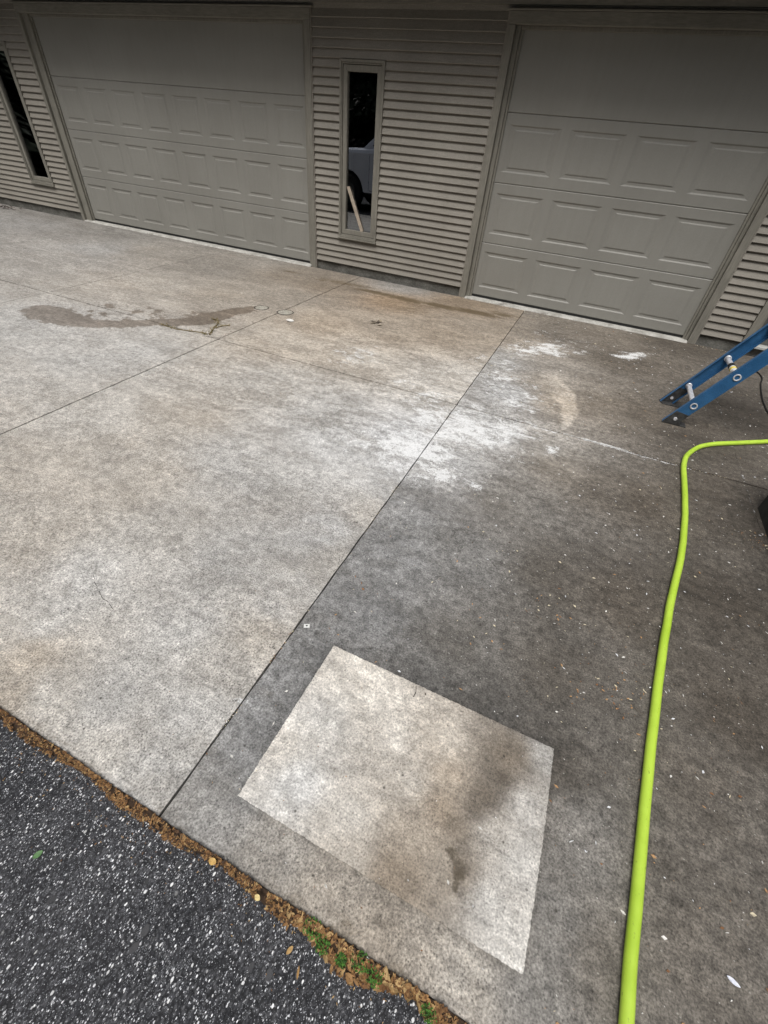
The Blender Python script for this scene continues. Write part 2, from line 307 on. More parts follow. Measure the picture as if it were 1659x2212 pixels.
TR = [(0.62, -0.71, 112, 6.4), (0.86, -1.18, 118, 6.4), (0.76, -1.78, 135, 2.3), (1.1, -0.69, 92, 6.4), (1.79, -1.07, 82, 7.6), (2.23, -0.1, 72, 8), (1.54, -0.36, 95, 6.8), (0.97, -2.37, 140, 1), (1.2, -2.03, 122, 5.0), (1.31, -2.33, 120, 6.4), (1.64, -2.2, 98, 7.2), (1.97, -2.16, 80, 8), (0.82, -3.09, 178, 1), (1.03, -2.96, 165, 1), (1.34, -2.97, 125, 3.7), (0.83, -3.61, 150, 1), (1.43, -3.21, 102, 5.1), (0.82, -3.94, 115, 1), (1.24, -3.66, 98, 3.7), (1.7, -3.26, 85, 6.0), (1.94, -3.26, 76, 8), (0.85, -4.32, 108, 1), (1.13, -4.17, 98, 2.3), (1.54, -4.1, 78, 5.4), (1.84, -4.09, 70, 7.8), (0.9, -4.66, 102, 1), (0.75, -4.76, 108, 1), (0.74, -4.99, 108, 1), (1.27, -4.62, 88, 3.7), (1.6, -4.56, 76, 5.6), (0.78, -5.2, 100, 1), (0.75, -5.3, 112, 1), (0.7, -5.14, 125, 1), (0.73, -5.41, 148, 2.3), (0.76, -5.37, 120, 2.3), (0.98, -5.39, 142, 3.7), (1.2, -5.41, 128, 5.0), (1.39, -5.42, 140, 5.0), (1.51, -5.43, 158, 4.1), (1.17, -5.47, 145, 5.0), (1.32, -5.4, 112, 6.4), (1.3, -5.48, 130, 6.4), (1.64, -4.88, 82, 5.8), (1.73, -5.03, 102, 3.4), (1.69, -5.25, 105, 3.2), (1.66, -5.41, 112, 3.1), (1.8, -5.28, 92, 5.0), (2.05, -4.75, 78, 6.6), (2.21, -3.89, 60, 8), (2.43, -3.08, 58, 8), (2.63, -1.74, 54, 8), (2.07, -5.08, 88, 5.3), (2.0, -5.23, 84, 5.3), (1.97, -5.03, 80, 5.3), (2.28, -2.98, 72, 8), (2.26, -2.35, 66, 8), (2.22, -4.44, 66, 8), (2.21, -4.8, 84, 5.3), (0.83, -4.89, 94, 1), (1.17, -4.84, 84, 2.3), (1.41, -4.84, 76, 3.7), (1.61, -4.85, 74, 4.4), (0.86, -5.12, 98, 1), (0.85, -5.3, 108, 1)]
TP = [(0.91, -4.91, 178, 3.5), (0.97, -5.27, 180, 1.5), (0.86, -5.22, 172, 3.5), (1.16, -5.04, 172, 3.5), (1.3, -4.97, 172, 4.5), (1.51, -4.93, 112, 9.6), (1.47, -5.06, 92, 9.6), (1.6, -4.88, 155, 2.5), (1.32, -5.23, 145, 6.6), (1.4, -5.25, 150, 5.5), (1.3, -5.34, 138, 9.6), (1.5, -5.14, 160, 3.5), (1.57, -5.04, 165, 2.5), (1.58, -5.16, 172, 2.5), (1.53, -5.28, 170, 2.5), (1.6, -5.34, 176, 2.5), (1.13, -5.27, 172, 3.5), (0.94, -5.08, 178, 2.5), (1.04, -4.94, 176, 3.5), (1.36, -5.15, 140, 9.6), (1.36, -5.06, 150, 7.5), (1.45, -5.25, 112, 9.6), (1.18, -5.35, 150, 4.5), (1.53, -4.9, 114, 8.4), (1.5, -4.99, 92, 9.6), (1.45, -5.1, 94, 9.6), (1.41, -5.17, 110, 9.6), (1.38, -5.24, 118, 8.4), (1.33, -5.31, 114, 9.6), (1.29, -5.36, 112, 9.6), (1.25, -5.12, 160, 4)]
WB = [[0.86, -3.03, 0.15, 0.092, 0.074, -0.265, 0.78], [1.06, -2.94, 0.166, 0.102, 0.037, -0.169, 0.7], [1.24, -2.9, 0.125, 0.076, 0.021, -0.121, 0.5], [0.87, -3.61, 0.07, 0.041, 0.03, -0.093, 0.55], [1.05, -3.62, 0.074, 0.042, 0.016, -0.057, 0.5], [0.8, -3.44, 0.098, 0.058, 0.079, -0.236, 0.45], [1.38, -3.04, 0.048, 0.029, 0.008, -0.055, 0.8], [1.05, -2.41, 0.219, 0.141, 0.053, -0.274, 0.5], [0.83, -2.07, 0.169, 0.114, 0.095, -0.417, 0.5], [1.08, -1.17, 0.298, 0.214, 0.03, -0.205, 0.7], [0.61, -1.83, 0.106, 0.074, 0.041, -0.155, 0.45], [1.85, -0.87, 0.133, 0.094, 0.0, -0.081, 0.9], [1.17, -2.54, 0.024, 0.015, 0.035, -0.204, 0.5], [0.61, -3.41, 0.199, 0.12, 0.105, -0.27, 0.7], [0.53, -3.58, 0.167, 0.1, 0.088, -0.202, 0.55], [0.29, -3.54, 0.146, 0.089, 0.095, -0.187, 0.45], [0.58, -3.07, 0.123, 0.077, 0.075, -0.207, 0.65], [-0.35, -2.44, 0.191, 0.134, 0.1, -0.19, 0.45], [-0.29, -2.21, 0.2, 0.142, 0.046, -0.094, 0.45], [0.47, -2.78, 0.175, 0.113, 0.045, -0.124, 0.5], [-0.28, -3.01, 0.198, 0.131, 0.077, -0.131, 0.35], [-0.37, -3.24, 0.134, 0.087, 0.077, -0.117, 0.3], [0.24, -2.66, 0.181, 0.12, 0.054, -0.134, 0.35], [1.33, -1.12, 0.2, 0.142, 0.01, -0.102, 0.5], [0.93, -0.82, 0.169, 0.125, 0.024, -0.146, 0.4], [1.63, -3.09, 0.156, 0.091, 0.005, -0.079, 0.25], [0.65, -4.58, 0.085, 0.045, 0.038, -0.064, 0.2], [-0.24, -5.05, 0.184, 0.098, 0.124, -0.094, 0.2], [0.69, -5.13, 0.04, 0.02, 0.011, -0.015, 0.5], [1.51, -5.43, 0.078, 0.035, 0.006, -0.021, 0.3], [0.0, -3.99, 0.217, 0.128, 0.153, -0.219, 0.25], [1.17, -3.31, 0.15, 0.088, 0.031, -0.147, 0.4]]

# ================================================================== GROUND
def lin(v): v = v/255.0; return np.where(v <= .04045, v/12.92, ((v+.055)/1.055)**2.4)
MAPX, MAPY = [50, 66, 82, 95, 120, 150, 172, 182], [66, 80, 98, 118, 146, 172, 190, 202]
def shep(data, X, Y, pw=3.2, pw_map=None):
    num = np.zeros(X.shape+(3,)); den = np.zeros(X.shape)
    for x, y, g, w in data:
        w = w if w < 5 else 5+(w-5)*.45
        d2 = (X-x)**2+(Y-y)**2+.0009; k = d2**(-pw/2)
        g = float(np.interp(g, MAPX, MAPY)) if pw_map is None else float(np.interp(g, *pw_map))
        base = np.array([lin(g*(1+.003*w+.0014*w*w)), lin(g*1.0), lin(g*(1-.009*w-.0010*w*w))]); num += k[..., None]*base; den += k
    return num/den[..., None]
def polysd(poly, X, Y):          # signed distance, positive inside
    P = np.array(poly, float); n = len(P); d = np.full(X.shape, 1e9); ins = np.zeros(X.shape, bool)
    for i in range(n):
        a, b = P[i], P[(i+1) % n]; e = b-a; t = np.clip(((X-a[0])*e[0]+(Y-a[1])*e[1])/(e@e+1e-12), 0, 1)
        d = np.minimum(d, np.hypot(X-a[0]-t*e[0], Y-a[1]-t*e[1]))
        c = ((a[1] > Y) != (b[1] > Y)) & (X < (b[0]-a[0])*(Y-a[1])/(b[1]-a[1]+1e-12)+a[0]); ins ^= c
    return np.where(ins, d, -d)
def seglines(pts, X, Y):
    P = np.array(pts, float); d = np.full(X.shape, 1e9)
    for a, b in zip(P[:-1], P[1:]):
        e = b-a; t = np.clip(((X-a[0])*e[0]+(Y-a[1])*e[1])/(e@e+1e-12), 0, 1); d = np.minimum(d, np.hypot(X-a[0]-t*e[0], Y-a[1]-t*e[1]))
    return d
WETP = [(-3.231,-3.208),(-3.275,-3.113),(-3.189,-3.017),(-2.951,-2.984),(-2.757,-3.041),(-2.536,-3.005),(-2.361,-2.909),(-2.111,-2.66),(-2.011,-2.499),(-1.993,-2.329),(-1.882,-2.083),(-1.772,-1.867),(-1.703,-1.939),(-1.746,-2.249),(-1.774,-2.482),(-1.886,-2.663),(-2.084,-2.799),(-2.203,-2.949),(-2.432,-3.138),(-2.63,-3.251),(-2.832,-3.295),(-3.022,-3.288)]
SWIRL = [(1.01,-1.86),(1.25,-1.80),(1.43,-2.08),(1.48,-2.39),(1.46,-2.63),(1.41,-2.73),(1.385,-2.54),(1.35,-2.33),(1.22,-2.16),(1.05,-2.1)]
AX, CX, FX, DX = .672, -1.46, -3.545, 2.50
BY, FRONT = -2.77, -5.49
KL, KR, KP = .83, .90, .80       # albedo per target brightness
def nearwall(Y): return 1.0 + .30*np.exp((Y+.05)/.6)
def tone_fields(X, Y, patch=False):
    n = X.shape
    if patch:
        c = shep(TP, X, Y, 3.2, ([90, 120, 150, 180], [98, 132, 190, 226]))*KP
        masks = np.zeros(n+(4,)); sd_ = polysd([(1.4,-5.23),(1.41,-5.215),(1.43,-5.222),(1.45,-5.23),(1.462,-5.25),(1.462,-5.27),(1.452,-5.27),(1.45,-5.30),(1.44,-5.29),(1.43,-5.25)], X, Y)
        masks[..., 2] = np.clip(.45+sd_*60, 0, .62)+.22*np.exp(-((X-1.40)**2+(Y+5.28)**2)/.004)+.35*np.exp(-((X-1.04)**2/.0006+(Y+5.19)**2/.0002)); masks[..., 0] = .10; n_amp = .10
        masks[..., 2] = np.clip(masks[..., 2], 0, 1)
        return c, masks
    cl = shep(TL, X, Y)*KL; cr = shep(TR, X, Y)*KR; side = (X > AX).astype(float)
    c = cl*(1-side[..., None])+cr*side[..., None]
    # tone dimmed over the last metre before the wall, shade painted into the colour
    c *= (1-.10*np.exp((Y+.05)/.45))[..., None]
    masks = np.zeros(n+(4,)); W = np.zeros(n)
    for x, y, ax, ay, bx, by, w in WB:
        det = ax*by-ay*bx; u = ((X-x)*by-(Y-y)*bx)/det; v = (ax*(Y-y)-ay*(X-x))/det
        W = np.maximum(W, min(1, w*1.2)*np.exp(-(u*u+v*v)*.42))
    AMPF = np.full(n, .10)+.12*np.exp(-((X-.3)/1.6)**2-((Y+2.6)/1.3)**2)
    AMPF = np.maximum(AMPF, np.clip(W, 0, 1)*.22)
    tone_fields.amp = AMPF
    sw = polysd(SWIRL, X, Y); c = np.where((sw > 0)[..., None], c*1.45, c) if False else c
    c *= (1+.75*np.clip(sw*70+.5, 0, 1)*side*np.clip((X-1.12)/.25, 0, 1))[..., None]
    W = np.maximum(W, .55*np.exp(-(seglines([(1.44,-2.23),(1.51,-2.23),(1.55,-2.16),(1.54,-2.0),(1.61,-2.21),(1.72,-2.31)], X, Y)/.015)**2))
    W = np.maximum(W, .85*np.exp(-(seglines([(1.2,-2.76),(1.3,-2.775),(1.43,-2.765),(1.67,-2.765),(1.88,-2.775),(2.13,-2.78),(2.21,-2.78)], X, Y)/.018)**2))
    W = np.maximum(W, .42*np.exp(-(seglines([(2.497,-.2),(2.499,-3.3)], X, Y)/.010)**2))
    masks[..., 0] = W
    masks[..., 1] = np.clip(np.maximum(.512+polysd(WETP, X, Y)*.5, .482+.5*np.minimum(.03, polysd([(-3.1,-3.1),(-3.0,-2.75),(-2.6,-2.45),(-2.3,-2.5),(-2.05,-2.2),(-1.9,-2.1),(-2.0,-2.6),(-2.5,-3.0)], X, Y))), 0, 1)
    rust = np.zeros(n)
    for x, y, sx, sy, a in ((-1.0,-.60,.35,.07,1.0),(-.62,-.62,.30,.08,1.0),(-.2,-.60,.3,.08,1.0),(.2,-.56,.3,.09,1.0),(-.5,-.70,.8,.22,.38),(.5,-.42,.22,.10,.7),(-2.25,-.50,.12,.05,.7),(-1.5,-.50,.5,.12,.55),(-.4,-.95,.5,.25,.35),(.73,-5.09,.05,.03,.3),(1.22,-5.47,.08,.05,.5),(1.95,-4.5,.3,.3,.15),(1.38,-2.62,.02,.1,.4)):
        rust = np.maximum(rust, a*np.exp(-((X-x)/sx)**2-((Y-y)/sy)**2))
    # dirt caught along the joints and at the foot of the slab
    rust = np.maximum(rust, .32*np.exp(-((Y-FRONT)/.03)**2))
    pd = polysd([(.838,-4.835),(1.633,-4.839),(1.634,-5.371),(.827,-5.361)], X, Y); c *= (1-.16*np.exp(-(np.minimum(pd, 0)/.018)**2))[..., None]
    masks[..., 2] = np.clip(rust, 0, 1); masks[..., 3] = np.clip((X-AX+.02)/.04, 0, 1)*np.clip(1-W*.6, 0, 1)
    # the soiled side keeps a clean strip at the asphalt edge
    masks[..., 3] *= np.clip((Y+5.47)/.12, .25, 1)
    return c, masks
def axis(a, b, fine, coarse, f0, f1):
    out = [a]
    while out[-1] < b-1e-6:
        x = out[-1]; s = fine if f0 <= x <= f1 else (coarse if x < f0-.6 or x > f1+.6 else (fine+coarse)/2); out.append(min(b, x+s))
    if len(out) > 2 and out[-1]-out[-2] < .3*(out[-2]-out[-3]): out.pop(-2)
    return np.array(out)
def slab(xs, ys, rounded=.004, depth=.16, patch=False, zoff=0.0, edgef=None):
    nx, ny = len(xs), len(ys); X, Y = np.meshgrid(xs, ys, indexing='ij')
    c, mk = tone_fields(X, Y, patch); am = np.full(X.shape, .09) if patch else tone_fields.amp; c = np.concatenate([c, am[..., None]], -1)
    if edgef is not None: X, Y = edgef(X.copy(), Y.copy())
    Z = -0.04+GS*Y+zoff
    e = np.minimum(np.minimum(X-X[0:1], X[-1:]-X), np.minimum(Y-Y[:, :1], Y[:, -1:]-Y))
    Z = Z-np.where(e < .002, rounded, 0)
    V = np.stack([X, Y, Z], -1).reshape(-1, 3)
    idx = np.arange(nx*ny).reshape(nx, ny)
    F = np.stack([idx[:-1, :-1], idx[1:, :-1], idx[1:, 1:], idx[:-1, 1:]], -1).reshape(-1, 4)
    # skirt
    per = np.concatenate([idx[:, 0], idx[-1, 1:], idx[-2::-1, -1], idx[0, -2:0:-1]])
    low = V[per].copy(); low[:, 2] -= depth; b = len(V); V = np.vstack([V, low]); m = len(per)
    k = np.arange(m); F2 = np.stack([per, b+k, b+(k+1) % m, per[(k+1) % m]], -1)
    C = np.concatenate([c.reshape(-1, 4), c.reshape(-1, 4)[per]*np.where(V[per][:, 1] < FRONT+.02, .5, .05)[:, None]]); MK = np.concatenate([mk.reshape(-1, 4), mk.reshape(-1, 4)[per]])
    return V, np.vstack([F, F2]), C, MK
def mesh_np(name, parts, mat, parent=None):
    V = []; F = []; C = []; K = []; b = 0
    for v, f, c, k in parts: V.append(v); F.append(f+b); C.append(c); K.append(k); b += len(v)
    V = np.vstack(V); F = np.vstack(F); C = np.vstack(C); K = np.vstack(K)
    me = bpy.data.meshes.new(name); me.vertices.add(len(V)); me.vertices.foreach_set('co', V.astype(np.float32).ravel())
    me.loops.add(F.size); me.loops.foreach_set('vertex_index', F.astype(np.int32).ravel())
    me.polygons.add(len(F)); me.polygons.foreach_set('loop_start', np.arange(0, F.size, 4, dtype=np.int32)); me.update(calc_edges=True)
    a = me.attributes.new('tone', 'FLOAT_COLOR', 'POINT'); a.data.foreach_set('color', (C if C.shape[1] == 4 else np.hstack([C, np.ones((len(C), 1))])).astype(np.float32).ravel())
    a = me.attributes.new('masks', 'FLOAT_COLOR', 'POINT'); a.data.foreach_set('color', K.astype(np.float32).ravel())
    me.materials.append(mat); me.polygons.foreach_set('use_smooth', np.zeros(len(F), bool)); me.update(); me.validate()
    o = bpy.data.objects.new(name, me); COL.objects.link(o)
    if parent: o.parent = parent
    return o
G_ = .0034
xcuts = [-11.9, -9.8, -7.7, -5.63, FX, CX, AX, DX, 4.6]; ycuts = [FRONT, BY, -.076]
parts = []
for i in range(len(xcuts)-1):
    for j in range(2):
        gx = lambda q: .0034 if q == AX else (.0046 if q == CX else .0034)
        x0, x1 = xcuts[i]+gx(xcuts[i]), xcuts[i+1]-gx(xcuts[i+1]); y0, y1 = ycuts[j]+(.0058 if j else 0), ycuts[j+1]-(0 if j else .0058)
        if i+1 == len(xcuts)-2: x1 = DX-.0006
        if i == len(xcuts)-2: x0 = DX+.0006
        xs = axis(x0, x1, .012 if j == 0 else .02, .05, -.7, 2.6); ys = axis(y0, y1, .012, .03, -6, -4.3) if j == 0 else axis(y0, y1, .014, .03, -2.8, -1.6)
        def ef(X, Y, i=i, j=j):
            if j == 0:      # the cast edge by the asphalt wanders a little
                w = np.clip((FRONT+.10-Y)/.10, 0, 1); Y += w*(.0016*np.sin(X*5+1)+.0010*np.sin(X*23)+.0008*np.sin(X*71))
            wx = np.clip(1-(X-X[0:1])/.05, 0, 1)*.0010*np.sin(Y*31)+np.clip(1-(X[-1:]-X)/.05, 0, 1)*.0010*np.sin(Y*27+2)+0
            if abs(xcuts[i]-AX) < .01 or abs(xcuts[i+1]-AX) < .01: X += wx
            return X, Y
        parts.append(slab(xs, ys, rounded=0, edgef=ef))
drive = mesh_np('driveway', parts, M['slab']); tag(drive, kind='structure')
# the pale clean square lying flush on the soiled slab
def patch_edge(X, Y):
    u = (X-.838)/(1.633-.838); v = (Y+5.366)/.529
    X2 = X-.009*(1-v)*(1-u)+.004*np.sin(np.clip(v, 0, 1)*3.14)*u; Y2 = Y-.004*u*0+.005*(1-u)*(1-v)
    ed = .0005*np.sin(X*97)+.0006*np.sin(X*311+1)+.0005*np.sin(X*740); Y2 = Y2+ed*(np.abs(v-.5)*2)**8; X2 = X2+(.0005*np.sin(Y*103)+.0006*np.sin(Y*327)+.0005*np.sin(Y*711))*(np.abs(u-.5)*2)**8
    return X2, Y2
px = mesh_np('concrete_patch', [slab(np.linspace(.838, 1.633, 200), np.linspace(-5.368, -4.837, 134), .0008, .0035, True, .0062, patch_edge)], M['patch'])
tag(px, 'pale rectangular concrete patch with a brown stain, set in the dark slab near the asphalt', 'concrete patch')
b = MB(); b.box(-12, 4.7, -5.475, -.02, -.26, -.112); tag(b.build('joint_filler', M['joint']), kind='structure')

# asphalt: finely undulating sheet; lawn far beyond
xs = np.concatenate([np.linspace(-30, -1.5, 24), np.linspace(-1.4, 2.6, 200), np.linspace(2.8, 16, 14)]); ys = np.concatenate([np.linspace(-11, -6.5, 14), np.linspace(-6.45, -5.44, 60)])
X, Y = np.meshgrid(xs, ys, indexing='ij'); Z = -.113+.004*(Y+5.5)+.0012*np.sin(X*17+Y*9)+.0010*np.sin(Y*31-X*7)
v = np.stack([X, Y, Z], -1).reshape(-1, 3); idx = np.arange(len(xs)*len(ys)).reshape(len(xs), len(ys))
f = np.stack([idx[:-1, :-1], idx[1:, :-1], idx[1:, 1:], idx[:-1, 1:]], -1).reshape(-1, 4)
o = mesh_np('asphalt_lane', [(v, f, np.zeros((len(v), 3)), np.zeros((len(v), 4)))], M['asphalt']); tag(o, kind='structure')
b = MB(); b.add([(-90,-90,-.30),(90,-90,-.30),(90,60,-.30),(-90,60,-.30)], [(0,1,2,3)]); tag(b.build('ground', M['grass']), kind='structure')

# ================================================================== GARAGE
gar = empty('garage'); tag(gar, 'taupe sided garage with two closed sectional doors and narrow windows facing the driveway', 'garage')
S = .5334
def frame_ring(b, x0, x1, z0, z1, w, yf, yb, wb=None, mi=0):
    wb = w if wb is None else wb
    def quad(a, c, d, e): b.hull([(p[0], yf, p[1]) for p in (a, c, d, e)], [(p[0], yb, p[1]) for p in (a, c, d, e)], mi)
    quad((x0,z0),(x1,z0),(x1-w,z0+wb),(x0+w,z0+wb)); quad((x0,z1),(x0+w,z1-w),(x1-w,z1-w),(x1,z1))
    quad((x0,z0),(x0+w,z0+wb),(x0+w,z1-w),(x0,z1)); quad((x1,z0),(x1,z1),(x1-w,z1-w),(x1-w,z0+wb))
EXP = .0680
def siding(x0, x1, holes=(), zt=2.44, label=None):
    b = MB(); k = 0; z = .060
    while z < zt:
        z1 = min(z+EXP, zt); segs = [(x0, x1)]
        for hx0, hx1, hz0, hz1 in holes:
            if z1 > hz0+.002 and z < hz1-.002:
                segs = [s for a, c in segs for s in ((a, min(c, hx0)), (max(a, hx1), c)) if s[1]-s[0] > .004]
        for a, c in segs:
            dz = .0006*math.sin(k*3.7+a); yo = -.0690; yi = -.0440
            # bottom lip, leaning face, top return behind the next board
            P = [(yi-.002, z+.004+dz), (yo+.003, z+dz), (yo, z+.004+dz), (yi, z1+.005), (-.030, z1+.005), (-.030, z+.004+dz)]
            b.hull([(a, p[0], p[1]) for p in P], [(c, p[0], p[1]) for p in P])
        z = z1; k += 1
    o = b.build('siding', M['siding'], gar)
    if label: o['label'] = label
    return o
WIN = (-1.795, -1.285, .36, 1.8925); WIN2 = (-7.395, -6.885, .36, 1.8925)
DOORS = ((-6.27, -2.26, 8, .503, .413), (0.0, 2.338, 4, .580, .497))
OL = (-6.452, -2.135); OR = (-.128, 2.452)
siding(OL[1]+.012, OR[0]-.012, (WIN,), 2.225); siding(-11.8, OL[0]-.010, (WIN2,), 2.225); siding(OR[1]+.012, 2.835, (), 2.225); siding(3.95, 4.5, (), 2.225)
# header above the doors: siding again, then frieze board
b = MB(); b.box(-11.8, 4.5, -.074, -.030, 2.262, 2.42); b.build('frieze_board', M['trimh'], gar)
b = MB(); b.box(-11.8, 4.5, -.052, -.028, 2.2295, 2.2615); b.build('header_board', M['siding'], gar)
# foundation
for x0, x1 in ((OL[1]+.002, OR[0]-.002), (-11.8, OL[0]-.002), (OR[1]+.002, 2.93)): 
    b = MB(); n = max(2, int((x1-x0)/.06))
    for i in range(n):
        a = x0+(x1-x0)*i/n; c = x0+(x1-x0)*(i+1)/n
        y = -.040+.003*math.sin(i*1.7); y2 = -.040+.003*math.sin((i+1)*1.7)
        b.add([(a,y,-.15),(c,y2,-.15),(c,y2,.062),(a,y,.062)], [(0,1,2,3)], 0, True)
    b.add([(x0,-.0445,.062),(x1,-.0445,.062),(x1,-.02,.062),(x0,-.02,.062)], [(0,1,2,3)])
    b.build('foundation', M['found'], gar)

for di, ((dx0, dx1, npan, pitch, pw), (ox0, ox1)) in enumerate(zip(DOORS, (OL, OR))):
    d = empty('garage_door', parent=gar); d['label'] = ('wide closed taupe garage door, eight panels across' if di == 0 else 'narrower closed taupe garage door, four panels across')
    first = dx0+(.052 if di == 0 else .048)
    for k in range(4):
        z0 = k*S+.0010; z1 = (k+1)*S-.0010; b = MB(); yf = 0.0
        x0, x1 = dx0-.05, dx1+.05
        px0, px1 = k*S+.090, k*S+.452
        if k < 3:
            xs = [x0]; 
            for i in range(npan): xs += [first+i*pitch, first+i*pitch+pw]
            xs.append(x1)
            b.add([(x0,yf,z0+.006),(x1,yf,z0+.006),(x1,yf,px0),(x0,yf,px0)], [(0,1,2,3)]); b.add([(x0,yf,px1),(x1,yf,px1),(x1,yf,z1-.006),(x0,yf,z1-.006)], [(0,1,2,3)])
            for i in range(0, len(xs), 2): b.add([(xs[i],yf,px0),(xs[i+1],yf,px0),(xs[i+1],yf,px1),(xs[i],yf,px1)], [(0,1,2,3)])
            for i in range(npan):
                a, c = first+i*pitch, first+i*pitch+pw
                rings = [(0, 0, 0), (.004, .006, .0012), (.013, .032, .0080), (.034, .044, .0085), (.040, .062, .0035), (.046, .076, .0020)]
                loops = [[(a+ex, yf+dy, px0+e), (c-ex, yf+dy, px0+e), (c-ex, yf+dy, px1-e), (a+ex, yf+dy, px1-e)] for e, ex, dy in rings]
                for L0, L1 in zip(loops[:-1], loops[1:]): b.add(L0+L1, [(q, (q+1) % 4, 4+(q+1) % 4, 4+q) for q in range(4)])
                b.add(loops[-1], [(0,1,2,3)])
        else:
            b.add([(x0,yf,z0+.006),(x1,yf,z0+.006),(x1,yf,z1-.006),(x0,yf,z1-.006)], [(0,1,2,3)])
        b.add([(x0,yf,z0+.006),(x1,yf,z0+.006),(x1,yf+.006,z0),(x0,yf+.006,z0)], [(0,1,2,3)]); b.add([(x0,yf,z1-.006),(x1,yf,z1-.006),(x1,yf+.005,z1),(x0,yf+.005,z1)], [(0,1,2,3)])
        b.add([(x0,yf+.006,z0),(x1,yf+.006,z0),(x1,.04,z0),(x0,.04,z0)], [(0,1,2,3)]); b.add([(x0,yf+.005,z1),(x1,yf+.005,z1),(x1,.04,z1),(x0,.04,z1)], [(0,1,2,3)]); b.add([(x0,.04,z0),(x1,.04,z0),(x1,.04,z1),(x0,.04,z1)], [(0,1,2,3)])
        b.build('door_section', M['door'], d)
    b = MB(); b.box(dx0-.02, dx1+.02, .006, .036, -.0225, .0005); b.build('bottom_seal', M['seal'], d)
    # casing: face boards with a thin back band, then the stop between casing and door
    inn0, inn1 = ox0+(.050 if di == 0 else .066), ox1-(.066 if di else .068)
    for q0, q1 in ((ox0, inn0), (inn1, ox1)):
        b = MB(); b.box(q0, q1, -.080, -.020, -.10, 2.148); b.build('door_casing', M['trim'], gar, .003)
    b = MB(); b.box(ox0, ox1, -.0815, -.020, 2.150, 2.226); b.box(ox0-.03, ox1+.03, -.092, -.024, 2.2275, 2.240); b.build('head_casing', M['trimh'], gar, .003)
    
    for q0, q1 in ((ox0-.0115, ox0-.0015), (ox1+.0015, ox1+.0115)):
        b = MB(); b.box(q0, q1, -.0735, -.02, -.09, 2.226); b.build('siding_channel', M['siding'], gar)
    b = MB(); st0 = dx0+.002; st1 = dx1-.002
    b.box(inn0+.0012, st0-.022, -.036 if di else -.045, .060, -.10, 2.1495); b.box(st0-.0205, st0, -.020, .0-.001, -.024, 2.125)
    b.box(st1+.022, inn1-.0012, -.036, .060, -.10, 2.1495); b.box(st1, st1+.0205, -.020, -.001, -.024, 2.125)
    b.box(st0-.0205, st1+.0205, -.026, -.0012, 2.1265, 2.1485)
    b.build('door_jamb', M['trim'], gar, .002)
    # raised concrete threshold with a broken lip
    b = MB(); n = int((inn1-inn0)/.03); pr = []
    for i in range(n+1):
        x = inn0+.003+(inn1-inn0-.006)*i/n; nb = mnoise.noise(Vector((x*6, di*7, 0))); nb2 = mnoise.noise(Vector((x*40, di*7, 3)))
        yf = -.098+.004*nb+.002*nb2; zt = -.0235+.0008*nb2
        if di == 1 and 1.25 < x < 1.75: yf += .018*max(0, mnoise.noise(Vector((x*13, 5, 1)))+.35)
        pr.append([(x, yf-.004, gz(x, yf)-.02), (x, yf, zt-.012), (x, yf+.008, zt-.004), (x, yf+.018, zt-.002), (x, .05, zt)])
    for A, Bq in zip(pr[:-1], pr[1:]): b.add(A+Bq, [(q, q+1, 6+q, 5+q) for q in range(4)], 0, True)
    b.build('threshold', M['thresh'], gar)

def window(W, label):
    x0, x1, z0, z1 = W; w = empty('window', parent=gar); w['label'] = label
    b = MB(); frame_ring(b, x0, x1, z0, z1, .020, -.078, -.02); frame_ring(b, x0+.0205, x1-.0205, z0+.0205, z1-.0205, .012, -.070, -.02)
    b.build('frame', M['trim'], w, .002)
    b = MB(); frame_ring(b, x0+.036, x1-.036, z0+.036, z1-.036, .049, -.060, -.008); b.build('sash', M['trim'], w, .003)
    b = MB(); b.box(x0-.006, x1+.006, -.092, -.030, z0-.014, z0-.0015); b.box(x0, x1, -.066, -.030, z0-.0275, z0-.0155); b.build('sill', M['trim'], w, .002)
    b = MB(); a, c, e, f_ = x0+.082, x1-.082, z0+.082, z1-.082; b.add([(a,-.030,e),(c,-.030,e),(c,-.030,f_),(a,-.030,f_)], [(0,1,2,3)]); b.build('pane', M['glass'], w)
    b = MB(); frame_ring(b, x0+.060, x1-.060, z0+.060, z1-.060, .0205, -.0065, .10); b.build('inner_reveal', M['dark'], w)
window(WIN, 'tall narrow window between the two garage doors'); window(WIN2, 'tall narrow window left of the wide garage door')
# entry door at the far right
b = MB(); b.box(2.838, 2.905, -.080, -.02, .045, 2.226); b.box(3.86, 3.93, -.080, -.02, .045, 2.226); b.box(2.838, 3.93, -.081, -.02, 2.228, 2.26); b.box(2.907, 2.925, -.062, -.02, .045, 2.226); b.build('entry_casing', M['trim'], gar, .003)
b = MB(); b.box(2.93, 3.85, -.115, .01, .038, .062); b.build('entry_sill', M['sill'], gar, .003)
b = MB(); b.box(2.932, 3.93, -.062, -.005, -.15, .036); b.build('foundation', M['found'], gar)
e = empty('entry_door', parent=gar); e['label'] = 'dark grey entry door behind the ladder'
b = MB(); b.box(2.927, 3.858, -.015, .03, .064, 2.2); b.build('door_leaf', M['entry'], e, .003)
for zz in (.25, 1.1):
    b = MB(); frame_ring(b, 3.02, 3.76, zz, zz+.7, .03, -.022, -.0145); b.build('moulding', M['entry'], e, .002)
b = MB(); b.tube([(3.79,-.02,1.0),(3.79,-.06,1.0)], .012, 12); b.tube([(3.79,-.06,1.0),(3.70,-.065,1.0)], .011, 12); b.build('handle', M['alu'], e)
